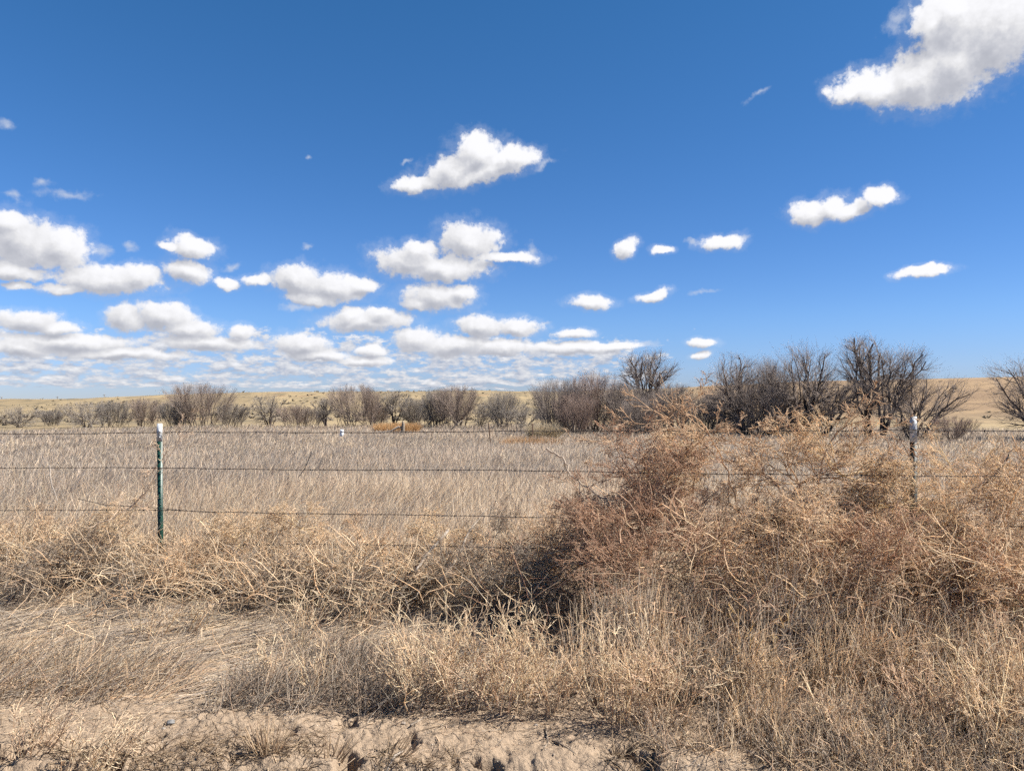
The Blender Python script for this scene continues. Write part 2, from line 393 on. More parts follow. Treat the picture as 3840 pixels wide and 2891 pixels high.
CX = [-4000, -800, 0, 250, 400, 600, 850, 1200, 1500, 1800, 2100, 2500, 3000, 3400, 3840, 4600, 8000]
CY = [1512, 1510, 1508, 1505, 1497, 1490, 1482, 1478, 1472, 1467, 1472, 1460, 1440, 1436, 1433, 1440, 1470]
CR = [900, 900, 900, 900, 880, 860, 860, 850, 850, 900, 900, 700, 520, 480, 470, 480, 600]
def gz(x, y):
    x = np.asarray(x, float); y = np.asarray(y, float); r = np.hypot(x, y)
    az = np.arctan2(x, y); ap = np.clip(np.tan(np.clip(az, -1.25, 1.25)) * F + 1920, -3900, 7900)
    yy = np.where(np.abs(az) < 1.57, r, 2.0 + 0 * r)
    z = -.10 * sst(9, 20, r) - .95 * sst(14, 46, r) - .5 * sst(60, 170, r)
    z = z + .05 * fbm(x * .6, y * .6, 3, 3) * sst(2, 5, r) + .12 * fbm(x * .08, y * .08, 3, 5) * sst(12, 40, r)
    rc = np.interp(ap, CX, CR); cy = np.interp(ap, CX, CY)
    zc = CAM_Z + (1510 - cy) / F * rc * 1.0
    t = r / rc
    rise = sst(.22, 1.0, t); back = sst(1.0, 3.0, t)
    h = (zc + 1.55) * rise * (1 - back) - 8 * back
    rough = fbm(x / 70, y / 70, 4, 8) * 3.2 + fbm(x / 260, y / 160, 2, 9) * 5
    z = z + h + rough * sst(150, 330, r) * (1 - sst(.60, .98, t)) * np.interp(ap, [2400, 2900], [1.0, .25]) + fbm(x / 60, y / 60, 3, 14) * .55 * sst(.8, 1, t) * (1 - back)
    # the broken edge of the bank in the foreground
    edge = 3.36 + .10 * fbm(x * 1.3, 0 * x, 3, 21) + .03 * fbm(x * 7, y * 5, 3, 22)
    near = 1 - sst(4.2, 5.2, r)
    z = z - .08 * (1 - sst(edge - .12, edge + .02, y)) * (y > 0) * near
    z = z + near * (.011 * fbm(x * 5, y * 5, 3, 23) + .014 * np.abs(fbm(x * 16, y * 16, 3, 24)) + .012 * fbm(x * 38, y * 38, 3, 25, .6) - .018 * sst(.22, .6, fbm(x * 9, y * 9, 3, 27)) * (1 - sst(3.5, 3.9, y)))
    z = z + .020 * fbm(x * 4, y * 4, 3, 26) * (1 - sst(6, 9, r))
    WN = fbm(x * 22, y * 22, 3, 28)
    for (px, py, pr, pd) in PITS:
        c = gp(px, py, -.03)
        m_ = (np.abs(x - c[0]) < .4) & (np.abs(y - c[1]) < .4)
        if not m_.any(): continue
        dd = ((x - c[0]) ** 2 + ((y - c[1]) / 1.3) ** 2) / pr ** 2 * (1 + 1.1 * WN)
        z = z - pd * np.exp(-dd * dd)
    return z

def build_ground():
    a1 = np.radians(np.concatenate([np.linspace(-180, -47, 60)[:-1], np.linspace(-47, -41, 14)[:-1], np.linspace(-41, 41, 760), np.linspace(41, 47, 14)[1:], np.linspace(47, 180, 60)[1:]]))
    r = np.concatenate([[.3, 1.2, 2.0], np.arange(2.6, 5.2, .0095), np.geomspace(5.2, 60, 130)[1:], np.geomspace(60, 1200, 230)[1:], np.geomspace(1200, 9000, 24)[1:]])
    A, R = np.meshgrid(a1, r); X = R * np.sin(A); Y = R * np.cos(A); Z = gz(X, Y)
    V = np.stack([X, Y, Z], -1).reshape(-1, 3); nA, nR = len(a1), len(r)
    i = np.arange(nR * nA).reshape(nR, nA)
    Q = np.stack([i[:-1, :-1], i[:-1, 1:], i[1:, 1:], i[1:, :-1]], -1)[:, :, ::-1].reshape(-1, 4)
    ap = np.tan(np.clip(A, -1.2, 1.2)) * F + 1920
    till = (sst(2450, 2700, ap) * sst(90, 200, R)).ravel()
    hill = sst(60, 110, R).ravel(); soil = (1 - sst(5.0, 8.0, R)).ravel()
    me = mesh_np('ground', V, Q, np.stack([hill, till, soil], -1), smooth=True)
    m, nt, o = mat_new('ground_earth')
    at_ = nt.node('ShaderNodeAttribute', attribute_name='tint'); s = nt.sep(at_.outputs[0])
    geo = nt.node('ShaderNodeNewGeometry'); P = geo.outputs['Position']
    # sandy soil
    n1 = nt.noise(P, 3.0, 5, .6); n2 = nt.noise(P, 60, 4, .6); n3 = nt.noise(P, 260, 2, .6)
    soil_c = nt.mix(nt.rng(n1, .35, .68), (0.238, 0.176, 0.123, 1), (0.299, 0.224, 0.158, 1))
    soil_c = nt.mix(nt.m('MULTIPLY', nt.rng(n2, .52, .68), .55), soil_c, (0.176, 0.129, 0.089, 1))
    soil_c = nt.mix(nt.m('MULTIPLY', nt.rng(n3, .62, .70), .6), soil_c, (0.440, 0.361, 0.273, 1))
    soil_c = nt.mix(nt.m('MULTIPLY', nt.rng(n3, .40, .33), .5), soil_c, (0.087, 0.064, 0.046, 1))
    field_c = nt.mix(nt.rng(nt.noise(P, 1.2, 5, .6), .35, .65), (0.128, 0.102, 0.075, 1), (0.179, 0.144, 0.104, 1))
    # far prairie: pale straw with olive scrub, redder in places; ploughed slope on the right
    q = nt.v('MULTIPLY', P, (1.0, .35, 1.0))
    h1 = nt.noise(q, .012, 5, .6); h2 = nt.noise(q, .11, 5, .7); h3 = nt.noise(q, .035, 3, .6)
    hc = nt.mix(nt.rng(h1, .42, .58), (0.271, 0.205, 0.116, 1), (0.205, 0.156, 0.091, 1))
    hc = nt.mix(nt.m('MULTIPLY', nt.rng(h2, .46, .64), .60), hc, (0.071, 0.064, 0.046, 1))
    hc = nt.mix(nt.m('MULTIPLY', nt.rng(h3, .60, .70), .6), hc, (0.198, 0.112, 0.061, 1))
    wv = nt.node('ShaderNodeTexNoise'); nt.put(wv.inputs['Vector'], nt.v('MULTIPLY', P, (.004, .06, .3))); wv.inputs['Scale'].default_value = 1.0; wv.inputs['Detail'].default_value = 5
    tl = nt.mix(nt.rng(wv.outputs[0], .40, .62), (0.246, 0.168, 0.095, 1), (0.184, 0.123, 0.073, 1))
    tl = nt.mix(nt.m('MULTIPLY', nt.rng(h2, .5, .7), .35), tl, (0.109, 0.077, 0.046, 1))
    c = nt.mix(s[2], field_c, soil_c); c = nt.mix(s[0], c, hc); c = nt.mix(s[1], c, tl)
    p = nt.node('ShaderNodeBsdfPrincipled'); nt.l.new(c, p.inputs['Base Color']); p.inputs['Roughness'].default_value = .95; p.inputs['Specular IOR Level'].default_value = .1
    b = nt.node('ShaderNodeBump'); b.inputs['Distance'].default_value = .02; b.inputs['Strength'].default_value = .8
    nt.l.new(nt.m('MULTIPLY', s[2], nt.m('MULTIPLY_ADD', n3, .3, n2)), b.inputs['Height']); nt.l.new(b.outputs[0], p.inputs['Normal'])
    nt.l.new(p.outputs[0], o.inputs[0])
    prop(link('ground', me, None, m), kind='structure')
build_ground()

# ================================================================== fence
FX0, FY0, FSL = -3.06, 6.5, -.241
def fence_y(px): u, _ = pdir(px, 1600); return (FY0 - FSL * 0 + FSL * (-FX0) ) / (1 - FSL * u) if False else (FY0 - FSL * FX0) / (1 - FSL * u)
def fpt(px, py, dy=0.0): Y = fence_y(px) + dy; return at(px, py, Y)

def tube(pts, r, mat, name, parent=None, sides=8, smooth=True):
    P = np.array(pts)[None]; R = np.broadcast_to(np.array(r, float), (len(pts),))[None]
    S = Strands(); S.add(P, R.copy(), np.ones((1, 3)) * .5, sides)
    V = np.concatenate(S.V); Q = np.concatenate(S.Q); K = len(pts)
    n = len(V); V = np.vstack([V, P[0, 0], P[0, -1]])
    T = [[n, (k + 1) % sides, k] for k in range(sides)] + [[n + 1, (K - 1) * sides + k, (K - 1) * sides + (k + 1) % sides] for k in range(sides)]
    return link(name, mesh_np(name, V, Q, None, smooth, np.array(T)), parent, mat)

def box_arrays(cx, cy, cz, sx, sy, sz):
    V = np.array([[i, j, k] for i in (-1, 1) for j in (-1, 1) for k in (-1, 1)], float) * .5 * np.array([sx, sy, sz]) + np.array([cx, cy, cz])
    Q = np.array([[0, 1, 3, 2], [4, 6, 7, 5], [0, 4, 5, 1], [2, 3, 7, 6], [0, 2, 6, 4], [1, 5, 7, 3]]); return V, Q

def tee(z0, z1, w, dpt, grow_=0.0):
    """closed T section: flange towards the wires (-y), web behind (+y)"""
    t = .0045 + grow_
    o = [(-w / 2, 0), (w / 2, 0), (w / 2, t), (t / 2, t + .001), (t / 2, dpt), (-t / 2, dpt), (-t / 2, t + .001), (-w / 2, t)]
    o = [(x, y - grow_) for x, y in o]; n = len(o); V = [(x, y, z0) for x, y in o] + [(x, y, z1) for x, y in o]
    Q = [[k, (k + 1) % n, n + (k + 1) % n, n + k] for k in range(n)] + [[8 + 0, 8 + 1, 8 + 2, 8 + 7], [8 + 3, 8 + 4, 8 + 5, 8 + 6], [0, 7, 2, 1]]
    return np.array(V, float), np.array(Q)

def merge(parts):
    V = []; Q = []; n = 0
    for v, q in parts: V.append(v); Q.append(q + n); n += len(v)
    return np.concatenate(V), np.concatenate(Q)

fence = empty('barbed_wire_fence', (0, 6, 0), label='barbed wire fence of four rusty strands on white tipped steel posts, crossing the whole picture', cat='fence')
bpy.context.view_layer.update()
def fchild(o): o.parent = fence; o.matrix_parent_inverse = fence.matrix_world.inverted(); return o

def make_post(px, top, cut, foot, Y, mat, rot, lean, lab):
    tp, ct, ft = at(px, top, Y), at(px, cut, Y), at(px, foot, Y)
    z0 = float(gz(tp[0], Y)) - .35; H = tp[2] - z0; hc = ct[2] - z0
    V, Q = merge([tee(0, hc, .044, .040)] + [box_arrays(0, -.002, z, .010, .006, .012) for z in np.arange(.45, hc - .02, .054)])
    o = link('fence_post', mesh_np('fence_post', V, Q), None, mat); o.location = (tp[0], Y, z0)
    o.rotation_euler = (lean[0], lean[1], rot); fchild(o); prop(o, label=lab)
    V, Q = merge([tee(hc - .004, H, .044, .040, .0012)] + [box_arrays(0, -.003, z, .011, .006, .012) for z in np.arange(hc + .03, H - .02, .054)])
    c = link('painted_tip', mesh_np('painted_tip', V, Q), o, M_WHITE)
    return o
bpy.context.view_layer.update()
P1 = make_post(613, 1588, 1652, 2100, 6.5, M_GREEN, math.radians(20), (0, -.018), 'green steel post with a white tip')
P2 = make_post(3418, 1562, 1656, 2100, 5.1, M_BLACK, math.radians(-27), (0, .006), 'near black steel post with a pale grey tip')
WIRES = [[(-500, 1632), (0, 1627), (300, 1625), (613, 1622), (900, 1622), (1280, 1621), (1700, 1619), (2100, 1618), (2500, 1616), (3000, 1615), (3418, 1614), (3650, 1617), (3840, 1618), (4500, 1630)],
         [(-500, 1757), (0, 1754), (300, 1753), (613, 1756), (900, 1758), (1240, 1761), (1800, 1764), (2300, 1769), (2700, 1776), (3100, 1782), (3418, 1786), (3840, 1788), (4500, 1800)],
         [(-500, 1913), (0, 1912), (300, 1914), (613, 1913), (900, 1920), (1240, 1927), (1800, 1936), (2300, 1943), (2700, 1952), (3418, 1965), (3840, 1972), (4500, 1990)],
         [(-500, 2040), (0, 2041), (613, 2040), (1200, 2041), (1800, 2050), (2500, 2062), (3418, 2085), (3840, 2100), (4500, 2120)]]
def wire(pts, name='barbed_wire', seed=0, barbs=True):
    g = rs(seed); W_ = np.array([fpt(a, b, -.022) for a, b in pts])
    seg = np.concatenate([[0], np.cumsum(np.linalg.norm(np.diff(W_, axis=0), axis=1))]); n = int(seg[-1] / .012)
    s = np.linspace(0, seg[-1], n); C = np.stack([np.interp(s, seg, W_[:, k]) for k in range(3)], 1)
    C[:, 2] += .003 * np.sin(s * 2.1 + seed) + .0015 * np.sin(s * 9 + seed)
    T = norm(np.gradient(C, axis=0)); A = norm(np.cross(T, [0, 0, 1.])); B = np.cross(T, A)
    S = Strands(); col = np.ones((1, 3)) * .2
    for ph in (0, math.pi):
        th = s * 2 * math.pi / .075 + ph
        S.add((C + (A * np.cos(th)[:, None] + B * np.sin(th)[:, None]) * .0021)[None], np.full((1, n), .0016), col, 4)
    if barbs:
        for sb in np.arange(.05, seg[-1], .125):
            k = int(sb / seg[-1] * (n - 1)); c = C[k]; a0 = g.rand() * 3.1
            for j in range(2):
                th = a0 + j * 1.4; v = A[k] * math.cos(th) + B[k] * math.sin(th)
                o = T[k] * (.004 * (j - .5)); S.add(np.array([[c + o - v * .014 + T[k] * .003, c + o - v * .004, c + o + v * .004, c + o + v * .014 - T[k] * .003]]), np.array([[.0005, .0017, .0017, .0005]]), col, 3)
            th = np.linspace(0, 4 * math.pi, 12); S.add((c + T[k] * np.linspace(-.006, .006, 12)[:, None] + (A[k] * np.cos(th)[:, None] + B[k] * np.sin(th)[:, None]) * .0048)[None], np.full((1, 12), .0014), col, 3)
    return fchild(link(name, S.mesh(name), None, M_WIRE))
for k, w in enumerate(WIRES): wire(w, seed=k)
wire([(290, 1870), (400, 1893), (613, 1904), (720, 1916), (840, 1922)], 'loose_wire', 9, False)
for P_, px, wy in ((P1, 613, (1622, 1756, 1913)), (P2, 3418, (1614, 1786, 1965))):
    for y in wy:
        c = fpt(px, y); c[1] = P_.location[1]; d = np.array([math.cos(P_.rotation_euler.z), math.sin(P_.rotation_euler.z), 0])
        f = np.array([0, -1, 0.])
        pts = [c - d * .042 + f * .022 + [0, 0, .006], c - d * .030 + f * .030, c - d * .024 - f * .010, c + [0, 0, -.018] - f * .045 * 0 + f * .008, c + d * .024 - f * .010, c + d * .030 + f * .030, c + d * .045 + f * .022 + [0, 0, .004]]
        fchild(tube(pts, .0017, M_WIRE, 'wire_clip', None, 5))

# ================================================================== bare trees and shrubs
BARK = [(.085, .070, .062), (.11, .088, .078)]; TW = [(.25, .21, .185), (.215, .18, .16), (.29, .24, .21)]; TWR = [(.30, .22, .185), (.26, .20, .17), (.34, .255, .21)]
def reach(b, d, c, rad):
    """distance from b along d to the surface of the crown's ellipsoid"""
    p = (b - c) / rad; q = d / rad
    A = (q * q).sum(1); B = (p * q).sum(1); D = B * B - A * ((p * p).sum(1) - 1)
    return np.where(D > 0, (-B + np.sqrt(np.maximum(D, 0))) / A, 0)

def crown_kids(P, R, n, t0, t1, ang, cap, K, g, c, rad, rr, wob, up, out, lo=.35, hi=1.05):
    N, KP, _ = P.shape
    t = (t0 + (t1 - t0) * (np.arange(n)[None] + g.rand(N, n)) / n).ravel() * (KP - 1)
    i = np.repeat(np.arange(N), n); k = np.clip(t.astype(int), 0, KP - 2); f = (t - k)[:, None]
    b = P[i, k] * (1 - f) + P[i, k + 1] * f; td = norm(P[i, k + 1] - P[i, k])
    o = norm((b - c * np.array([1, 1, .55])) / rad); r = norm(g.randn(len(i), 3)); r = norm(r - (r * td).sum(1, keepdims=True) * td)
    r = norm(r + out * o); a = np.radians(ang) * (.6 + .8 * g.rand(len(i)))[:, None]
    d = norm(td * np.cos(a) + r * np.sin(a) + np.array([0, 0, up]))
    lump = (.72 + .45 * g.rand(len(i)) ** 2) + .20 * np.sin(5 * np.arctan2(b[:, 1], b[:, 0]) + c[2] * 9 + 3 * b[:, 2] / rad[2])
    L = np.maximum(reach(b, d, c, rad * 1.0) * lump, .10 * cap)
    L = np.minimum(L * (lo + (hi - lo) * g.rand(len(i))), cap * (.6 + .6 * g.rand(len(i))))
    C = grow(b, d, L, K, g, wob, 0, up * .4)
    return C, (R[i, k] * rr)[:, None] * np.linspace(1, .4, K)[None]

def make_tree(px, base, top, width, Y, style, label, seed, dens=1.0, lean=0.0, twc=TW):
    g = rs(seed); b = at(px, base, Y); t = at(px, top, Y); x0 = b[0]; z0 = float(gz(x0, Y)) - .05; H = t[2] - z0; W2 = width / F * Y / 2 * ((1.32 if px > 2000 else 1.5) if style == 'fan' else 1.38)
    ga = 2.39996
    if style == 'fan':
        n0 = 20; c = np.array([0, 0, .46 * H]); rad = np.array([W2, W2, .50 * H]); q = (np.arange(n0) + .5) / n0; pol = .12 + 1.15 * q ** .8; rb = .55 * W2
        spec = [(8, .02, .95, 32, .44, 6), (7, .05, 1, 28, .28, 5), (int(4.5 * dens), .05, 1, 25, .20, 4)]; upk, out, r0, stiff = .14, .6, .008, .30
    elif style == 'tree':
        n0 = 6; c = np.array([0, 0, .60 * H]); rad = np.array([W2, W2, .38 * H]); q = (np.arange(n0) + .5) / n0; pol = .15 + 1.0 * q; rb = .02 * W2
        spec = [(9, .28, .97, 62, .40, 7), (7, .12, 1, 50, .24, 5), (int(7 * dens), .05, 1, 38, .15, 4)]; upk, out, r0, stiff = .03, .6, .020, .65
    else:
        n0 = 10; c = np.array([0, 0, .48 * H]); rad = np.array([W2, W2, .49 * H]); q = (np.arange(n0) + .5) / n0; pol = .15 + 1.25 * q; rb = .10 * W2
        spec = [(8, .15, .97, 58, .42, 7), (7, .12, 1, 48, .26, 5), (int(6 * dens), .05, 1, 38, .16, 4)]; upk, out, r0, stiff = .04, .6, .015, .45
    th = ga * np.arange(n0) + g.rand() * 6 + .3 * g.randn(n0)
    tgt = c + rad * .82 * np.stack([np.sin(pol) * np.cos(th), np.sin(pol) * np.sin(th), np.cos(pol)], 1) * (.75 + .3 * g.rand(n0))[:, None]
    st = np.stack([np.cos(th) * rb * g.rand(n0), np.sin(th) * rb * g.rand(n0), 0 * th], 1)
    mid = st * .6 + tgt * .4; mid[:, :2] *= 1 - .55 * stiff; mid[:, 2] = (.30 + .22 * stiff) * H * (.7 + .5 * g.rand(n0)) * np.clip(tgt[:, 2] / (.6 * H), .3, 1)
    s = np.linspace(0, 1, 10)[None, :, None]
    P0 = st[:, None] * (1 - s) ** 2 + 2 * mid[:, None] * s * (1 - s) + tgt[:, None] * s ** 2
    nz = np.cumsum(g.randn(n0, 10, 3), 1); nz -= nz[:, :1]; P0 = P0 + nz * .014 * H * (.5 if style == 'fan' else 1.2)
    R0 = r0 * H * np.linspace(1, .30, 10)[None].repeat(n0, 0) * (.65 + .6 * g.rand(n0))[:, None]
    lv = [(P0, R0)]
    for j, (n, a, e, an, cap, K) in enumerate(spec):
        lv.append(crown_kids(lv[-1][0], lv[-1][1], n, a, e, an, cap * H, K, g, c, rad * (1, 1.05, 1.12)[j], (.58, .55, .6)[j], (.12, .11, .09)[j] * (.7 if style == 'fan' else 1.45), upk, out))
    if px < 2000: twc = [(1.02 * q_[0], 1.08 * q_[1], 1.08 * q_[2]) for q_ in twc]
    root = empty('bare_shrub' if style == 'fan' else 'bare_tree', (x0, Y, z0), label=label, cat='shrub' if style == 'fan' else 'tree', group='bare trees and shrubs along the far edge of the field')
    px1 = Y / 739.0
    def fit(P): P = P.copy(); P[:, :, 0] += lean * P[:, :, 2]; return P
    S = Strands(); S.add(fit(P0), R0, tints(len(P0), BARK, g), 6); S.add(fit(lv[1][0]), lv[1][1], tints(len(lv[1][0]), BARK, g), 4)
    link('trunk', S.mesh('trunk'), root, M_TWIG)
    S = Strands()
    for P, R in lv[2:]:
        S.add(fit(P), np.maximum(R, .040 * px1 if P.shape[1] == 5 else .026 * px1), tints(len(P), twc, g, .15), 3)
    link('crown', S.mesh('crown'), root, M_TWIG)

TREES = [
 (75, 1590, 1520, 170, 86, 'spread', 'sparse bare shrub at the far left edge of the field', .8, 0, TW),
 (330, 1592, 1503, 190, 84, 'spread', 'dark low spreading tree, second from the left behind the field', 1, -.2, TW),
 (425, 1590, 1498, 150, 88, 'fan', 'grey brown twiggy shrub right of the dark low spreading tree', 1, 0, TW),
 (545, 1588, 1488, 120, 88, 'fan', 'thin reddish shrub just left of the round crowned tall shrub', .7, 0, TWR),
 (745, 1600, 1432, 240, 80, 'fan', 'tall round crowned shrub of dense upright twigs behind the green post', 1.5, 0, TWR),
 (655, 1598, 1500, 120, 79, 'fan', 'low tangle of twigs at the left foot of the round crowned tall shrub', .9, 0, TW),
 (865, 1594, 1512, 120, 81, 'fan', 'low drooping twigs at the right foot of the round crowned tall shrub', .9, .1, TW),
 (1010, 1588, 1472, 150, 86, 'spread', 'half dead airy tree with bare forked tips above the hill line', .6, 0, TW),
 (1110, 1592, 1515, 150, 84, 'fan', 'low grey shrub between the airy forked tree and the small dark tree', .9, 0, TWR),
 (1222, 1596, 1490, 90, 80, 'tree', 'small dark tree with a twisted trunk left of the wide reddish shrub', .6, -.1, TW),
 (1330, 1594, 1440, 210, 82, 'fan', 'wide reddish shrub of dense upright twigs left of the tawny grass stand', 1.5, 0, TWR),
 (1480, 1584, 1462, 130, 84, 'tree', 'narrow bare tree right behind the tawny grass stand', .8, 0, TW),
 (1550, 1588, 1490, 100, 84, 'fan', 'small shrub at the right end of the tawny grass stand', .8, 0, TW),
 (1635, 1592, 1452, 120, 80, 'fan', 'upright grey shrub above the two crossed pale sticks', 1, 0, TW),
 (1715, 1598, 1440, 150, 78, 'fan', 'tallest shrub left of the nearer rusty field post', 1.2, 0, TWR),
 (1800, 1594, 1500, 100, 78, 'spread', 'small leaning shrub directly behind the leaning rusty field post', .7, .15, TW),
 (1890, 1594, 1462, 120, 74, 'fan', 'slim shrub between the two rusty field posts', .8, 0, TW),
 (1965, 1608, 1515, 170, 70, 'spread', 'low grey tangled shrub behind the second rusty field post', 1, 0, TW),
 (2090, 1622, 1412, 250, 62, 'fan', 'big dark shrub with thick black base right of the pale grass clump', 1.5, 0, TW),
 (2225, 1615, 1385, 210, 64, 'fan', 'tall twiggy shrub left of the lone round headed tree', 1.3, 0, TWR),
 (2335, 1612, 1425, 190, 62, 'fan', 'dense shrub at the foot of the lone round headed tree', 1.3, 0, TW),
 (2425, 1610, 1308, 210, 66, 'tree', 'lone round headed tree rising above the thicket in the middle right', .8, 0, TW),
 (2530, 1622, 1432, 190, 62, 'fan', 'dark shrub between the round headed tree and the big right hand grove', 1.2, 0, TW),
 (2650, 1610, 1478, 190, 58, 'spread', 'low black shrub hidden behind the pale weed tops', 1.3, 0, TW),
 (2790, 1642, 1318, 290, 56, 'spread', 'leftmost tree of the right hand grove, leaning left', .7, -.12, TW),
 (2890, 1646, 1325, 200, 57, 'fan', 'dense middle tree of the right hand grove', .8, 0, TW),
 (3005, 1648, 1265, 290, 55, 'spread', 'tallest broad tree of the right hand grove with forked black trunks', .8, .02, TW),
 (3080, 1640, 1425, 160, 54, 'tree', 'small crooked tree leaning right at the edge of the grove', .8, .55, TW),
 (3250, 1640, 1240, 210, 56, 'tree', 'tall slender tree standing apart left of the dark post', .6, -.05, TW),
 (3310, 1645, 1285, 290, 54, 'tree', 'tree with raised right limb directly left of the dark post', .65, .16, TW),
 (3430, 1648, 1385, 300, 52, 'spread', 'wide low tree spreading right behind the dark post', .7, .22, TW),
 (3900, 1640, 1300, 330, 50, 'spread', 'bare tree cut off by the right edge of the picture', .7, -.05, TW),
 (2155, 1612, 1470, 170, 60, 'fan', 'lower shrub filling the gap right of the big dark shrub', 1.2, 0, TWR),
 (2400, 1616, 1480, 170, 58, 'fan', 'low shrub in front of the lone round headed tree trunk', 1.2, 0, TW),
 (2460, 1600, 1455, 160, 68, 'fan', 'grey shrub just right of the lone round headed tree', 1.1, 0, TW),
 (2715, 1625, 1440, 180, 60, 'fan', 'brushy shrub under the left leaning tree of the right hand grove', .8, 0, TW),
 (2850, 1640, 1430, 220, 55, 'fan', 'dense undergrowth between the forked trunks of the right hand grove', .9, 0, TW),
 (2955, 1640, 1450, 180, 58, 'fan', 'undergrowth at the foot of the tallest broad tree', .7, 0, TW),
 (1165, 1590, 1530, 120, 86, 'fan', 'lowest shrub just left of the small dark tree', .8, 0, TW),
 (1420, 1590, 1505, 100, 86, 'fan', 'little shrub between the wide reddish shrub and the tawny grass stand', .8, 0, TWR),
 (195, 1586, 1535, 90, 92, 'fan', 'tiny shrub left of the dark low spreading tree', .7, 0, TW),
 (3560, 1640, 1555, 200, 50, 'fan', 'low brown scrub between the dark post and the tree at the right edge', .8, 0, TWR),
]
for k, (px, b_, t_, w_, Y, st, lab, de, le, tc_) in enumerate(TREES): make_tree(px, b_, t_, w_, Y, st, lab, 100 + k, de, le, tc_)

# scrub dotted over the far hills: too many to count
def build_scrub():
    g = rs(5); N = 5200; S = Strands()
    az = np.radians(-42 + 84 * g.rand(N)); ap = np.tan(az) * F + 1920
    r = 110 * (900 / 110) ** (g.rand(N) ** .75)
    keep = (g.rand(N) < np.interp(ap, [2300, 2800], [1, .06])) & (r < np.interp(ap, CX, CR) * 1.01); az, r = az[keep], r[keep]; N = len(r)
    cl = fbm(r * np.sin(az) / 50, r * np.cos(az) / 50, 3, 40); k2 = g.rand(N) < .45 + cl * 1.3; az, r = az[k2], r[k2]; N = len(r)
    X, Y = r * np.sin(az), r * np.cos(az); Z = gz(X, Y); sz = (.5 + .9 * g.rand(N)) * (1 + r / 900)
    n = 9; i = np.repeat(np.arange(N), n); th = g.rand(N * n) * 6.283; d = np.stack([np.cos(th), np.sin(th), .35 + g.rand(N * n)], 1)
    b = np.stack([X[i], Y[i], Z[i] - .1], 1); P = grow(b, d, sz[i] * (.6 + .5 * g.rand(N * n)), 3, g, .2)
    R = (sz[i] * .13)[:, None] * np.array([[.6, 1, .15]])
    S.add(P, R, tints(N * n, [(.17, .145, .10), (.14, .12, .09), (.22, .18, .125), (.19, .15, .11)], g), 3)
    prop(link('scrub', S.mesh('scrub'), None, M_SCRUB), label='low grey green scrub dotted over the distant hills', cat='scrub', kind='stuff')
build_scrub()

# far utility poles
for px, top, lab in ((6, 1487, 'distant utility pole at the very left edge of the horizon'), (215, 1489, 'distant utility pole right of the one at the left edge'), (391, 1484, 'distant utility pole nearest the low spreading tree')):
    u, v = pdir(px, top); Y = 760.0; x = u * Y; z0 = float(gz(x, Y)); zt = CAM_Z + v * Y
    r = empty('utility_pole', (x, Y, z0), label=lab, cat='pole', group='utility poles on the horizon')
    tube([(0, 0, -.3), (0, 0, max(zt - z0, 5))], [.28, .20], M_WOOD, 'pole_shaft', r, 6)
    tube([(-1.5, 0, max(zt - z0, 5) - .8), (1.5, 0, max(zt - z0, 5) - .8)], .16, M_WOOD, 'crossarm', r, 5)

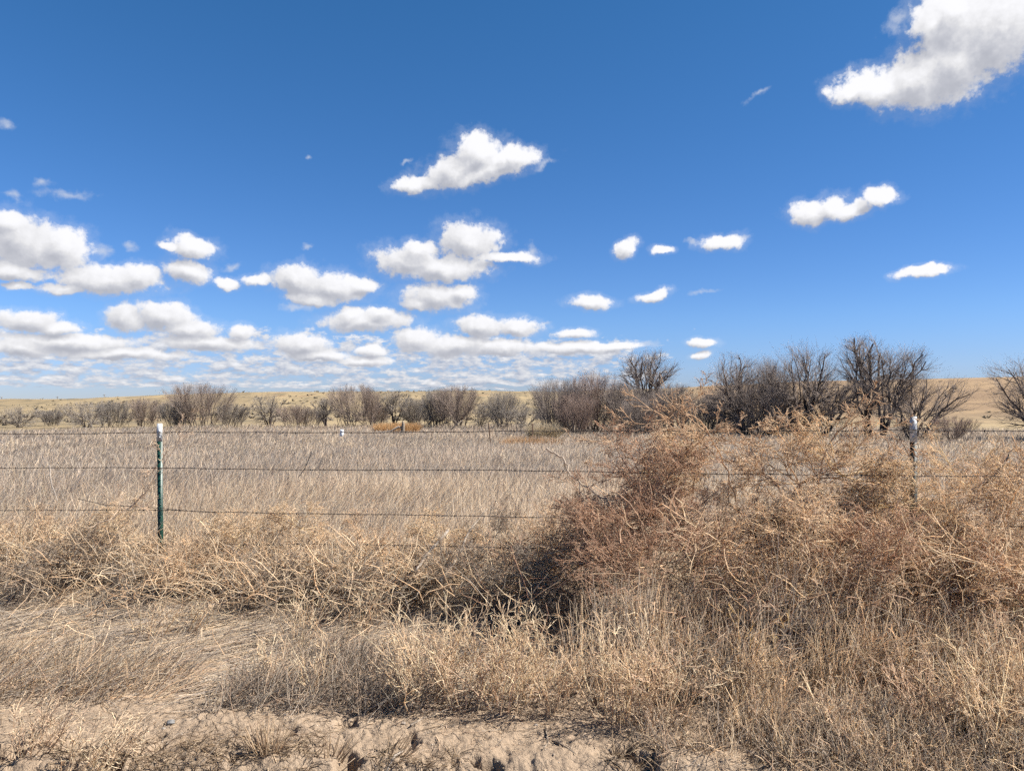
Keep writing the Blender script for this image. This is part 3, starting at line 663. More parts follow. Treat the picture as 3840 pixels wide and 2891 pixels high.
# ================================================================== field grass
STRAW = [(0.727, 0.584, 0.417), (0.658, 0.528, 0.381), (0.791, 0.669, 0.497), (0.568, 0.446, 0.320)]
GREY = [(.48, .41, .335), (.41, .345, .285), (.55, .475, .385), (.33, .275, .225)]
TAN = [(0.609, 0.466, 0.346), (0.520, 0.397, 0.292), (0.682, 0.543, 0.404)]
RED = [(0.541, 0.373, 0.261), (0.463, 0.308, 0.218), (0.620, 0.448, 0.319)]
DARK = [(0.234, 0.191, 0.157), (0.281, 0.230, 0.187), (0.178, 0.144, 0.118)]
GOLD = [(0.777, 0.607, 0.420), (0.707, 0.537, 0.363), (0.830, 0.685, 0.498), (0.639, 0.477, 0.324)]
def build_field():
    g = rs(7); N = 230000; S = Strands()
    az = np.radians(-43 + 86 * g.rand(N)); r = 6.4 * (84 / 6.4) ** (g.rand(N) ** .92)
    X = r * np.sin(az); Y = r * np.cos(az)
    ok = Y > FY0 + FSL * (X - FX0) + .1; X, Y, r, az = X[ok], Y[ok], r[ok], az[ok]; N = len(r)
    # gathered into tufts
    tc = g.randint(0, 26000, N); T0, T1 = X[tc], Y[tc]; j = (g.rand(N) < .6); i2 = np.arange(N)
    rt = np.sqrt(r[tc]) * .035; hsh = vn(T0 * 37.7, T1 * 41.3, 3)
    X = np.where(j, T0 + rt * g.randn(N), X); Y = np.where(j, T1 + rt * 2 * g.randn(N), Y); r = np.hypot(X, Y)
    px1 = r / 739.0; Z = gz(X, Y)
    pz = fbm(X * .22, Y * .22, 3, 39); hgt = (.30 + .16 * g.rand(N) + .12 * (hsh - .5)) * (1 + .30 * fbm(X * .5, Y * .5, 2, 31)) * (1 - .45 * sst(.15, .5, pz))
    ln = fbm(X * .35, Y * .35, 2, 38); d = np.stack([.40 + .55 * ln + .34 * g.randn(N), .10 + .34 * g.randn(N), 1.0 + .1 * g.randn(N)], 1)
    P = grow(np.stack([X, Y, Z - .02], 1), d, hgt * 1.15, 4, g, .12, .16)
    w = np.maximum(.0022, .19 * px1)
    R = w[:, None] * np.array([[1, 1.0, .9, .5]])
    patch = fbm(X * .12, Y * .25, 3, 33)[:, None]; warm = sst(.1, .45, patch)
    nearw = (1 - sst(9, 16, r))[:, None]
    c = tints(N, GREY + GREY + TAN, g, .24) * .93; c2 = tints(N, GOLD + STRAW, g, .2) * .92; c3 = tints(N, TAN, g, .2) * .88
    pick = g.rand(N, 1) < (.12 + .30 * warm + .48 * nearw); c = np.where(pick, c2, c); c = np.where(g.rand(N, 1) < .10 + .35 * (fbm(X * .2, Y * .5, 2, 35) > .42)[:, None], c3, c)
    S.add(P, R, c, 2, g)
    M = 1500; az = np.radians(-40 + 80 * g.rand(M)); r = 7.5 * (50 / 7.5) ** g.rand(M); X, Y = r * np.sin(az), r * np.cos(az)
    ok = (Y > FY0 + FSL * (X - FX0) + .8) & (fbm(X * .25, Y * .25, 3, 37) > -.05); X, Y, r = X[ok], Y[ok], r[ok]; M = len(r)
    d = np.stack([.3 + .35 * g.randn(M), .25 * g.randn(M), np.ones(M)], 1)
    P = grow(np.stack([X, Y, gz(X, Y) - .02], 1), d, .45 + .35 * g.rand(M), 7, g, .13, .08); w = np.maximum(.0028, .20 * r / 739)
    cw = tints(M, [(.70, .60, .46), (.62, .50, .36), (.74, .64, .50)], g); Rw = w[:, None] * np.linspace(1, .5, 7)[None]
    S.add(P, Rw, cw, 3); P1, R1 = kids(P, Rw, 6, .4, 1, 38, .34, 4, g, .75, .15); S.add(P1, R1, np.repeat(cw, 6, 0), 3)
    prop(link('field_grass', S.mesh('field_grass'), None, M_STRAW), label='knee high dry grey tan grass covering the whole field behind the fence', cat='grass', kind='stuff')
build_field()

def clump_mesh(name, seed, n, rad, h, pal, lean=(0, 0), r=.002, spread=.35, wob=.12, twig=0, droop=.1, K=6, sides=3, rmin=0.0):
    g = rs(seed); th = g.rand(n) * 6.283; q = np.sqrt(g.rand(n)) * rad
    b = np.stack([np.cos(th) * q, np.sin(th) * q, np.full(n, -.02)], 1)
    d = np.stack([np.cos(th) * spread * q / rad + lean[0] + .12 * g.randn(n), np.sin(th) * spread * q / rad + lean[1] + .12 * g.randn(n), np.ones(n)], 1)
    P = grow(b, d, h * (.55 + .5 * g.rand(n)), K, g, wob, droop); R = max(r, rmin) * np.linspace(1, .4, K)[None].repeat(n, 0) * (.7 + .6 * g.rand(n))[:, None]
    S = Strands(); S.add(P, R, tints(n, pal, g), sides)
    if twig:
        P1, R1 = kids(P, R, twig, .25, 1, 38, .32, 4, g, .62, .16, 0, .03); S.add(P1, np.maximum(R1, rmin * .7), tints(len(P1), pal, g), 3)
        P2, R2 = kids(P1, R1, 3, .2, 1, 40, .45, 3, g, .7, .18); S.add(P2, np.maximum(R2, rmin * .6), tints(len(P2), pal, g), 3)
    return S.mesh(name)

def clump(px, py, Y, lab, group, name='dry_weed', cat='weed', **k):
    """(px, py) = foot of the clump in the photograph"""
    p = at(px, py, Y); z = float(gz(p[0], Y)); k.setdefault('seed', int(px * 7 + py))
    o = link(name, clump_mesh(name, **k), None, M_STRAW); o.location = (p[0], Y, z)
    return prop(o, label=lab, cat=cat, group=group)
# far things in the field
ORNG = [(.60, .40, .21), (.54, .36, .19), (.66, .46, .26)]
clump(1490, 1592, 66, 'tawny stand of tall grass in front of the far shrubs', None, 'grass_stand', 'grass stand', n=2600, rad=2.0, h=.95, pal=ORNG, r=.006, rmin=.012, spread=.2)
clump(2035, 1600, 52, 'pale feathery grass clump by the big dark shrub', None, 'grass_clump', 'grass clump', n=1300, rad=.9, h=1.35, pal=[(.58, .50, .38), (.5, .42, .3)], r=.005, rmin=.010, spread=.5, lean=(.15, 0))
clump(1990, 1640, 40, 'orange brown grass around the second rusty field post', None, 'grass_clump', 'grass clump', n=2000, rad=1.6, h=.72, pal=ORNG + TAN, r=.004, rmin=.008, spread=.2, lean=(.2, 0))
for px, top, foot, ln, lab in ((1841, 1585, 1655, .10, 'leaning rusty steel post alone in the field'), (1995, 1588, 1660, -.03, 'upright rusty steel post in the orange brown grass')):
    p = at(px, foot, 43); z0 = float(gz(p[0], 43)); H = at(px, top, 43)[2] - z0
    V, Q = merge([tee(-.2, H, .075, .06)] + [box_arrays(0, -.006, z, .03, .02, .03) for z in np.arange(.2, H, .12)])
    o = link('field_post', mesh_np('field_post', V, Q), None, M_RUST); o.location = (p[0], 43, z0); o.rotation_euler = (0, -ln, .4)
    prop(o, label=lab, cat='post', group='rusty posts in the field')
# plastic bag snagged on the grass
def blob(name, pts, mat, parent=None, seed=0, rough=.25, sub=3):
    import bmesh
    bm = bmesh.new(); g = rs(seed)
    for (x, y, z, rx, ry, rz) in pts:
        r_ = bmesh.ops.create_icosphere(bm, subdivisions=sub, radius=1.0)
        for v in r_['verts']:
            f = 1 + rough * float(fbm(v.co.x * 1.3 + 5 + seed, v.co.y * 1.3 + v.co.z * 1.7 + 9, 3, 50)) * 1.3
            v.co = (x + v.co.x * rx * f, y + v.co.y * ry * f, z + v.co.z * rz * f)
    me = bpy.data.meshes.new(name); bm.to_mesh(me); bm.free()
    for q in me.polygons: q.use_smooth = True
    return link(name, me, parent, mat)
p = at(1281, 1622, 33)
o = blob('plastic_bag', [(0, 0, 0, .085, .07, .11), (.015, 0, .13, .075, .05, .07), (-.04, -.01, .16, .03, .03, .055), (.06, 0, .17, .025, .022, .05)], M_BAG, None, 3, .5); o.location = (p[0], 33, p[2] - .08)
prop(o, label='crumpled white plastic bag caught in the field grass', cat='bag')
# stump with a fallen limb
p = at(1510, 1612, 58); z0 = float(gz(p[0], 58)); r = empty('tree_stump', (p[0], 58, z0), label='broken dark stump with a pale fallen limb lying left of it', cat='stump')
H = at(1510, 1578, 58)[2] - z0
tube([(0, 0, -.1), (.02, 0, H * .5), (.05, 0, H * .8), (.02, 0, H)], [.20, .15, .12, .05], M_WOOD, 'stump', r, 7, False)
tube([(.02, .02, H * .5), (-.3, -.05, H * .62), (-.9, -.1, H * .35), (-1.7, -.2, .32), (-2.4, -.2, .25)], [.09, .10, .08, .05, .02], M_PALEWOOD, 'fallen_limb', r, 6, False)
# crossed pale sticks in the grass
for a, b2, c2_, lab in (((1665, 1588), (1700, 1572), (1735, 1612), 'dark broken stick under the crossed pale sticks'), ((1690, 1612), (1705, 1598), (1735, 1575), 'pale stick slanting right under the tallest far shrub')):
    pts = [at(q[0], q[1], 46) for q in (a, b2, c2_)]; o_ = pts[0].copy(); pts = [q - o_ for q in pts]
    s_ = tube(pts, [.035, .03, .015], M_WOOD if 'dark' in lab else M_PALEWOOD, 'fallen_stick', None, 5); s_.location = o_; prop(s_, label=lab, cat='stick')

# ================================================================== tumbleweeds drifted against the fence
def tumble_mesh(seed, pal, stempal, n0=9, r=.0105, flat=.85, up=0.0):
    """unit-radius ball of curved branching twigs growing from one root crown"""
    g = rs(seed); d = norm(g.randn(n0, 3) + np.array([0, 0, .35])); P0 = grow(np.zeros((n0, 3)) + [0, 0, -.25], d, .85 + .35 * g.rand(n0), 8, g, .22, 0, up)
    R0 = r * np.linspace(1, .4, 8)[None].repeat(n0, 0)
    P1, R1 = kids(P0, R0, 8, .15, 1, 46, .55, 7, g, .62, .20, 0, up); P2, R2 = kids(P1, R1, 7, .1, 1, 44, .50, 6, g, .62, .22, 0, up)
    P3, R3 = kids(P2, R2, 6, .1, 1, 40, .62, 5, g, .7, .22)
    sc = 1 / np.percentile(np.linalg.norm(P2.reshape(-1, 3), axis=1), 92); f = np.array([1, 1, flat]) * sc
    S = Strands(); S.add(P0 * f, R0, tints(len(P0), stempal, g), 5); S.add(P1 * f, R1, tints(len(P1), stempal, g), 4)
    stems = S.mesh('stems'); S = Strands(); S.add(P2 * f, np.maximum(R2, .0034), tints(len(P2), pal, g, .16), 3); S.add(P3 * f, np.maximum(R3, .0025), tints(len(P3), pal, g, .18), 3)
    return stems, S.mesh('twigs')
PAL = {'red': (RED, TAN + RED), 'tan': (TAN + GOLD, GOLD), 'straw': (GOLD + STRAW, [(.74, .60, .40)]), 'grey': (GREY + TAN + DARK, GREY), 'dark': (DARK + GREY, GREY)}
PROTO = {}
for k, key in enumerate(PAL):
    for j in range(2): PROTO[key, j] = tumble_mesh(300 + 10 * k + j, *PAL[key])
TGRP = 'tumbleweeds drifted against the fence'
TUMBLE = [ # px, py of the centre, Y, radius, palette, label
 (2290, 1895, 5.45, .50, 'red', 'rust red tumbleweed at the left end of the high drift'),
 (2440, 1790, 5.75, .55, 'red', 'reddish tumbleweed with dark tangled core under the pale arching stems'),
 (2560, 1700, 5.9, .58, 'straw', 'tall straw coloured tumbleweed whose arching tips reach the horizon'),
 (2260, 2060, 5.2, .45, 'red', 'reddish brown tumbleweed low at the left end of the high drift'),
 (2520, 1960, 5.3, .50, 'red', 'red brown tumbleweed below the dark tangled core'),
 (2800, 1900, 5.6, .44, 'tan', 'tan tumbleweed in the gap right of the high arching one'),
 (2980, 1760, 5.6, .60, 'tan', 'large tan tumbleweed sitting on the drift left of the dark post'),
 (3180, 1740, 5.5, .55, 'straw', 'pale straw tumbleweed leaning on the left of the dark post'),
 (3330, 1860, 5.25, .46, 'straw', 'pale stemmed tumbleweed wrapped over the dark post'),
 (2760, 2010, 5.2, .50, 'tan', 'tan tumbleweed low in the middle of the right hand drift'),
 (3040, 1990, 5.0, .52, 'tan', 'brown tumbleweed low on the drift left of the dark post foot'),
 (3290, 2080, 4.85, .46, 'red', 'brown tumbleweed at the foot of the dark post'),
 (3530, 1960, 5.2, .50, 'tan', 'tan tumbleweed just right of the dark post'),
 (3640, 1780, 5.9, .50, 'straw', 'light tumbleweed standing on the drift behind the pale bent branch'),
 (3760, 1930, 5.1, .55, 'tan', 'golden tan tumbleweed under the pale bent branch'),
 (3560, 2170, 4.7, .46, 'tan', 'tan tumbleweed low right of the dark post foot'),
 (3820, 2180, 4.6, .48, 'red', 'orange brown tumbleweed cut by the right edge'),
 (3960, 1880, 5.2, .60, 'tan', 'tan tumbleweed mostly outside the right edge'),
 (2060, 2010, 5.9, .36, 'tan', 'small tan tumbleweed just left of the high drift'),
 (1850, 1990, 6.3, .36, 'grey', 'grey tan tumbleweed behind the third wire near the middle'),
 (1620, 1985, 6.2, .38, 'straw', 'straw tumbleweed left of the long dark stick'),
 (1380, 2000, 6.3, .36, 'tan', 'tan tumbleweed midway between green post and high drift'),
 (1130, 1950, 6.6, .40, 'straw', 'golden tumbleweed a post width right of the loose wire end'),
 (880, 1985, 6.4, .40, 'straw', 'pale tumbleweed right of the green post'),
 (720, 2120, 6.0, .34, 'tan', 'small tan tumbleweed at the right foot of the green post'),
 (430, 1960, 6.6, .38, 'straw', 'straw tumbleweed left of the green post'),
 (250, 2090, 6.1, .38, 'grey', 'grey tangled tumbleweed low on the left'),
 (60, 1980, 6.6, .42, 'tan', 'tan tumbleweed at the left edge under the second wire'),
 (480, 2190, 5.9, .34, 'dark', 'dark grey tumbleweed in front of the green post foot'),
 (1010, 2170, 5.7, .36, 'grey', 'grey tumbleweed in front of the wires right of the green post'),
 (1330, 2190, 5.5, .38, 'grey', 'grey brown tumbleweed left of the black hollow'),
 (1700, 2130, 5.5, .40, 'grey', 'grey brown tumbleweed above the black hollow'),
 (1960, 2150, 5.2, .40, 'dark', 'dark brown tumbleweed overhanging the black hollow'),
 (60, 2210, 5.8, .36, 'grey', 'grey tumbleweed low at the left edge'),
]
for k, (px, py, Y, rad, key, lab) in enumerate(TUMBLE):
    g = rs(900 + k); p = at(px, py, Y - (.22 if px > 2100 and py > 1700 else 0))
    r = empty('tumbleweed', tuple(p), label=lab, cat='tumbleweed', group=TGRP)
    sm, tw = PROTO[key, k % 2]; r.scale = (rad, rad, rad * (.85 + .2 * g.rand())); r.rotation_euler = (g.randn() * .35, g.randn() * .35, g.rand() * 6.28)
    link('stems', sm, r, M_STRAW); link('twigs', tw, r, M_STRAW)

# the brush heaped under and around them: nobody could count it
HX = [-6, -4.6, -3.0, -1.6, -.4, .2, .6, 1.1, 1.6, 2.1, 2.6, 3.2, 4.5, 6]
HH = [.36, .36, .34, .36, .38, .42, .74, .96, .62, .84, .92, .66, .72, .7]
def build_brush():
    g = rs(21); N = 50000; S = Strands()
    X = -7.2 + 14.4 * g.rand(N) ** .96; fy = FY0 + FSL * (X - FX0)
    wdt = np.interp(X, [-6, 0, 1, 6], [.75, .75, .8, .85]); t = g.randn(N) * .8
    Y = fy - .15 + t * wdt; H = np.interp(X, HX, HH) * (1 + .30 * fbm(X * 1.4, Y * 1.4, 3, 60)) * np.exp(-np.clip(np.abs(t) - .5, 0, 9) ** 2 * np.where(t < 0, .9, .9))
    ok = (Y > 4.2) & (Y < 9); X, Y, H = X[ok], Y[ok], H[ok]; N = len(X)
    zf = g.rand(N) ** .8; Z = gz(X, Y) + H * zf * .95
    # hollow under the front of the drift
    cav = np.exp(-(((X - .15) / .85) ** 2 + ((Y - 4.85) / .45) ** 2)) * 2.2; k = g.rand(N) > cav * (zf < .9); X, Y, Z, zf, H = X[k], Y[k], Z[k], zf[k], H[k]; N = len(X)
    # shaded hollows along the whole front foot of the drift, and pockets between the heaps
    fr = FY0 + FSL * (X - FX0) - Y; k = g.rand(N) > (.97 * sst(.25, .60, fr) * (1 - sst(.45, .85, zf)) + .85 * sst(.12, .38, fbm(X * 2.3, Y * 2.3, 3, 63)) * (zf < .95))
    X, Y, Z, zf, H = X[k], Y[k], Z[k], zf[k], H[k]; N = len(X)
    th = g.rand(N) * 6.283; d = np.stack([np.cos(th) + .25, np.sin(th) * .8, .15 + .75 * g.rand(N)], 1)
    P = grow(np.stack([X, Y, Z], 1), d, .12 + .28 * g.rand(N), 5, g, .30, .06)
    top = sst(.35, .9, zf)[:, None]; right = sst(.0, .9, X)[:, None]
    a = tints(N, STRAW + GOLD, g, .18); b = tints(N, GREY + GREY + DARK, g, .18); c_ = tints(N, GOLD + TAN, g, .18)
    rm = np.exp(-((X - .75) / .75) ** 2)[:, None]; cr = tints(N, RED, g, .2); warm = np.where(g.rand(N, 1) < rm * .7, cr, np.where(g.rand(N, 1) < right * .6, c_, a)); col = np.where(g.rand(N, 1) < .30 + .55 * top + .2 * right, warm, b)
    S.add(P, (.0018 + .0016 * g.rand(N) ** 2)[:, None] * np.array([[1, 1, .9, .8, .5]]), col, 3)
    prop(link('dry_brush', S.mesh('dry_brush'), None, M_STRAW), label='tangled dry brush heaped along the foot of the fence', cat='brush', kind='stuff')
build_brush()

# ================================================================== grasses in front of the fence
def spread_strands(g, X, Y, d, L, K, w, col, wob=.12, droop=.1, z0=0.0, sides=3, up=0):
    P = grow(np.stack([X, Y, gz(X, Y) + z0], 1), d, L, K, g, wob, droop, up)
    # never below the ground
    gzv = gz(P[:, :, 0], P[:, :, 1]); P[:, :, 2] = np.maximum(P[:, :, 2], gzv + .002)
    return P, w[:, None] * np.linspace(1, .45, K)[None], col

def tufts(g, n, per, fx, fy, spread, dens=None):
    """tuft centres in a box, then strands round each"""
    cx = fx[0] + (fx[1] - fx[0]) * g.rand(n); cy = fy[0] + (fy[1] - fy[0]) * g.rand(n)
    if dens is not None: k = g.rand(n) < dens(cx, cy); cx, cy = cx[k], cy[k]; n = len(cx)
    i = np.repeat(np.arange(n), per); return cx[i] + g.randn(len(i)) * spread, cy[i] + g.randn(len(i)) * spread, i, g.rand(n)[i]

BARE = [(1230, 2345, .16, .22), (430, 2540, .20, .09), (770, 2575, .14, .08), (1290, 2370, .12, .12), (1000, 2420, .14, .1), (350, 2270, .10, .08)]
def bare(x, y):
    v = 1.0
    for px, py, a, b in BARE:
        c = gp(px, py); v = v * (1 - np.exp(-(((x - c[0]) / a) ** 2 + ((y - c[1]) / b) ** 2) ** 2))
    return v

def build_swath():
    """grass pressed flat towards the right, from the left edge to the middle"""
    g = rs(31); S = Strands()
    X, Y, i, h = tufts(g, 1500, 24, (-5.8, .1), (4.0, 6.2), .07, lambda x, y: (fbm(x * 1.2, y * 1.6, 3, 70) > -.10) * (sst(4.0, 4.25, y + .35 * fbm(x * 1.8, 0 * y, 3, 71))) * bare(x, y) * np.clip(1.25 - .25 * np.abs(y - 4.9), .4, 1) * sst(.3, -.6, x))
    N = len(X); d = np.stack([1.0 + .2 * g.randn(N), .45 + .25 * g.randn(N) + .4 * (h - .5), .02 + .13 * g.rand(N)], 1)
    pal = np.where((h < .62)[:, None], tints(N, GREY, g, .18) * 1.2, tints(N, STRAW, g, .14))
    S.add(*spread_strands(g, X, Y, d, .24 + .32 * g.rand(N), 5, .0016 + .0013 * g.rand(N) ** 2, pal, .06, .06))
    prop(link('flattened_grass', S.mesh('flattened_grass'), None, M_STRAW), label='pale grey grass pressed flat towards the right on the left half of the foreground', cat='grass', kind='stuff')
build_swath()

def build_litter():
    g = rs(41); S = Strands(); N = 50000
    X = -5.4 + 10.8 * g.rand(N); Y = 2.75 + 3.0 * g.rand(N) ** .8
    den = np.clip(.34 + .95 * sst(3.55, 4.05, Y) + 1.0 * fbm(X * 1.5, Y * 2.2, 3, 81), .03, 1) * (1 - .55 * sst(.2, -.4, X - 99)); k = g.rand(N) < den; X, Y = X[k], Y[k]; N = len(X)
    th = .5 + g.randn(N) * .9; flip = g.rand(N) < .5
    d = np.stack([np.cos(th), np.sin(th), .02 + .12 * g.rand(N) ** 3], 1) * np.where(flip, -1, 1)[:, None]; d[:, 2] = np.abs(d[:, 2])
    L = .02 + .16 * g.rand(N) ** 2.2
    S.add(*spread_strands(g, X, Y, d, L, 4, (.0010 + .0016 * g.rand(N) ** 2), tints(N, STRAW + GREY + TAN + [(.30, .22, .15)] * 3 + DARK, g), .16, .10, .004))
    # torn roots and dark stalks along the broken edge of the bank
    M = 5200; X = -3.0 + 6.0 * g.rand(M); Y = 3.38 + .16 * g.randn(M) * (.4 + g.rand(M)); k = (fbm(X * 3.1, Y * 1.5, 3, 85) > .02) & (Y > 3.1); X, Y = X[k], Y[k]; M = len(X)
    th = g.rand(M) * 6.283; d = np.stack([np.cos(th), np.sin(th) * .7, .10 + .5 * g.rand(M) ** 2], 1)
    S.add(*spread_strands(g, X, Y, d, .03 + .12 * g.rand(M), 5, .0010 + .0012 * g.rand(M), tints(M, [(.20, .14, .095), (.12, .085, .06), (.34, .25, .17), (.46, .35, .23)], g, .2), .30, .12, .003))
    prop(link('litter', S.mesh('litter'), None, M_STRAW), label='broken stalks and chaff littered over the bare soil', cat='litter', kind='stuff')
build_litter()

def build_gravel():
    g = rs(61); N = 5200; X = -3.2 + 6.4 * g.rand(N); Y = 2.9 + 1.3 * g.rand(N); r = .0013 + .0045 * g.rand(N) ** 4
    o = np.array([[1, 0, 0], [-1, 0, 0], [0, 1, 0], [0, -1, 0], [0, 0, 1], [0, 0, -1]], float); f = np.array([[0, 2, 4], [2, 1, 4], [1, 3, 4], [3, 0, 4], [2, 0, 5], [1, 2, 5], [3, 1, 5], [0, 3, 5]])
    V = o[None] * (r[:, None, None] * (.7 + .6 * g.rand(N, 6, 1))); a = g.rand(N) * 6.28; c, s_ = np.cos(a)[:, None], np.sin(a)[:, None]
    V = np.stack([V[..., 0] * c - V[..., 1] * s_, V[..., 0] * s_ + V[..., 1] * c, V[..., 2] * .75], -1) + np.stack([X, Y, gz(X, Y) + r * .3], 1)[:, None]
    T = (f[None] + (np.arange(N) * 6)[:, None, None]).reshape(-1, 3)
    me = mesh_np('gravel', V.reshape(-1, 3), None, np.repeat(tints(N, [(.30, .25, .20), (.20, .16, .13), (.40, .34, .28), (.14, .12, .10)], g, .2), 6, 0), False, T)
    prop(link('gravel', me, None, M_SCRUB), label='fine gravel and crumbs scattered over the bare soil', cat='gravel', kind='stuff')
build_gravel()

def build_thicket():
    """upright dead grass and weeds on the right half, in front of the drift"""
    g = rs(51); S = Strands()
    def dens(x, y): return sst(.25, .8, x + .25 * fbm(x * 3, y * 3, 2, 90)) * np.maximum(sst(3.55, 3.85, y + .12 * fbm(x * 1.7, y, 3, 91)), .60 * sst(.6, 1.4, x) * sst(2.95, 3.4, y)) * (.12 + 1.0 * (fbm(x * 2.2, y * 2.2, 3, 92) > -.08)) * (1 - .85 * sst(.0, .12, .33 - np.abs(y - 4.52 - .15 * fbm(x, 0 * y, 2, 93))))
    X, Y, i, h = tufts(g, 1200, 18, (.2, 5.6), (3.1, 4.9), .05, dens); N = len(X)
    d = np.stack([.10 + .26 * g.randn(N) + .35 * (h - .4), .25 * g.randn(N), np.ones(N)], 1)
    Hh = (.20 + .26 * h + .14 * g.rand(N)) * (.8 + .5 * sst(.2, 1.4, X)) * (.35 + .8 * sst(3.45, 4.2, Y)) * .76
    q = (h * 7.3) % 1
    col = np.where((q < .40)[:, None], tints(N, TAN + GOLD, g, .18), np.where((q < .52)[:, None], tints(N, DARK + GREY, g, .16), np.where((q < .85)[:, None], tints(N, STRAW, g, .14), tints(N, GREY, g, .14) * 1.15)))
    P, R, C = spread_strands(g, X, Y, d, Hh, 6, .0015 + .0014 * g.rand(N) ** 2, col, .13, .12); S.add(P, R, C, 3)
    sel = g.rand(N) < .22
    P1, R1 = kids(P[sel], R[sel], 6, .3, 1, 35, .26, 3, g, .8, .2); S.add(P1, np.maximum(R1, .0013), np.repeat(C[sel], 6, 0) * (.9 + .25 * g.rand(len(P1), 1)), 3)
    prop(link('dead_grass', S.mesh('dead_grass'), None, M_STRAW), label='thicket of upright dead grass and weeds across the lower right', cat='grass', kind='stuff')
    # low grey tangle in the middle and the leaning tan grass lower left
    g = rs(52); S = Strands()
    X, Y, i, h = tufts(g, 170, 24, (-1.55, -.5), (3.9, 4.7), .06, lambda x, y: bare(x, y) * .25 + .8 * (fbm(x * 2, y * 2, 2, 95) > -.1)); N = len(X)
    d = np.stack([.5 + .5 * g.randn(N), .3 + .4 * g.randn(N), .45 + .3 * g.rand(N)], 1)
    P, R, C = spread_strands(g, X, Y, d, .10 + .17 * g.rand(N), 5, .0015 + .001 * g.rand(N), tints(N, GREY + DARK + TAN, g), .22, .1); S.add(P, R, C, 3)
    X, Y, i, h = tufts(g, 165, 24, (-4.6, -1.75), (4.0, 4.6), .06, lambda x, y: bare(x, y) * sst(-1.6, -2.2, x + .35 * (y - 4))); N = len(X)
    d = np.stack([.75 + .35 * g.randn(N), .25 + .35 * g.randn(N), .75 + 0 * X], 1)
    P, R, C = spread_strands(g, X, Y, d, .12 + .22 * g.rand(N), 6, .0015 + .0012 * g.rand(N), tints(N, STRAW + GOLD + GREY + GREY + TAN, g, .2), .16, .16); S.add(P, R, C, 3)
    # ragged short growth spilling over the soil at the lower right
    X, Y, i, h = tufts(g, 620, 24, (.55, 4.0), (3.05, 3.85), .05, lambda x, y: sst(.55, 1.1, x + .4 * (y - 3.4) + .3 * fbm(x * 2, y * 2, 2, 97)) * (.25 + .8 * (fbm(x * 2.5, y * 2.5, 2, 98) > -.12))); N = len(X)
    d = np.stack([.5 * g.randn(N), .45 * g.randn(N), .35 + .6 * g.rand(N)], 1)
    P, R, C = spread_strands(g, X, Y, d, .06 + .16 * g.rand(N), 5, .0013 + .0012 * g.rand(N), tints(N, STRAW + TAN + GREY + DARK, g, .2), .2, .12); S.add(P, R, C, 3)
    prop(link('low_grass', S.mesh('low_grass'), None, M_STRAW), label='low tufts of leaning tan and grey grass along the edge of the bare soil', cat='grass', kind='stuff')
build_thicket()

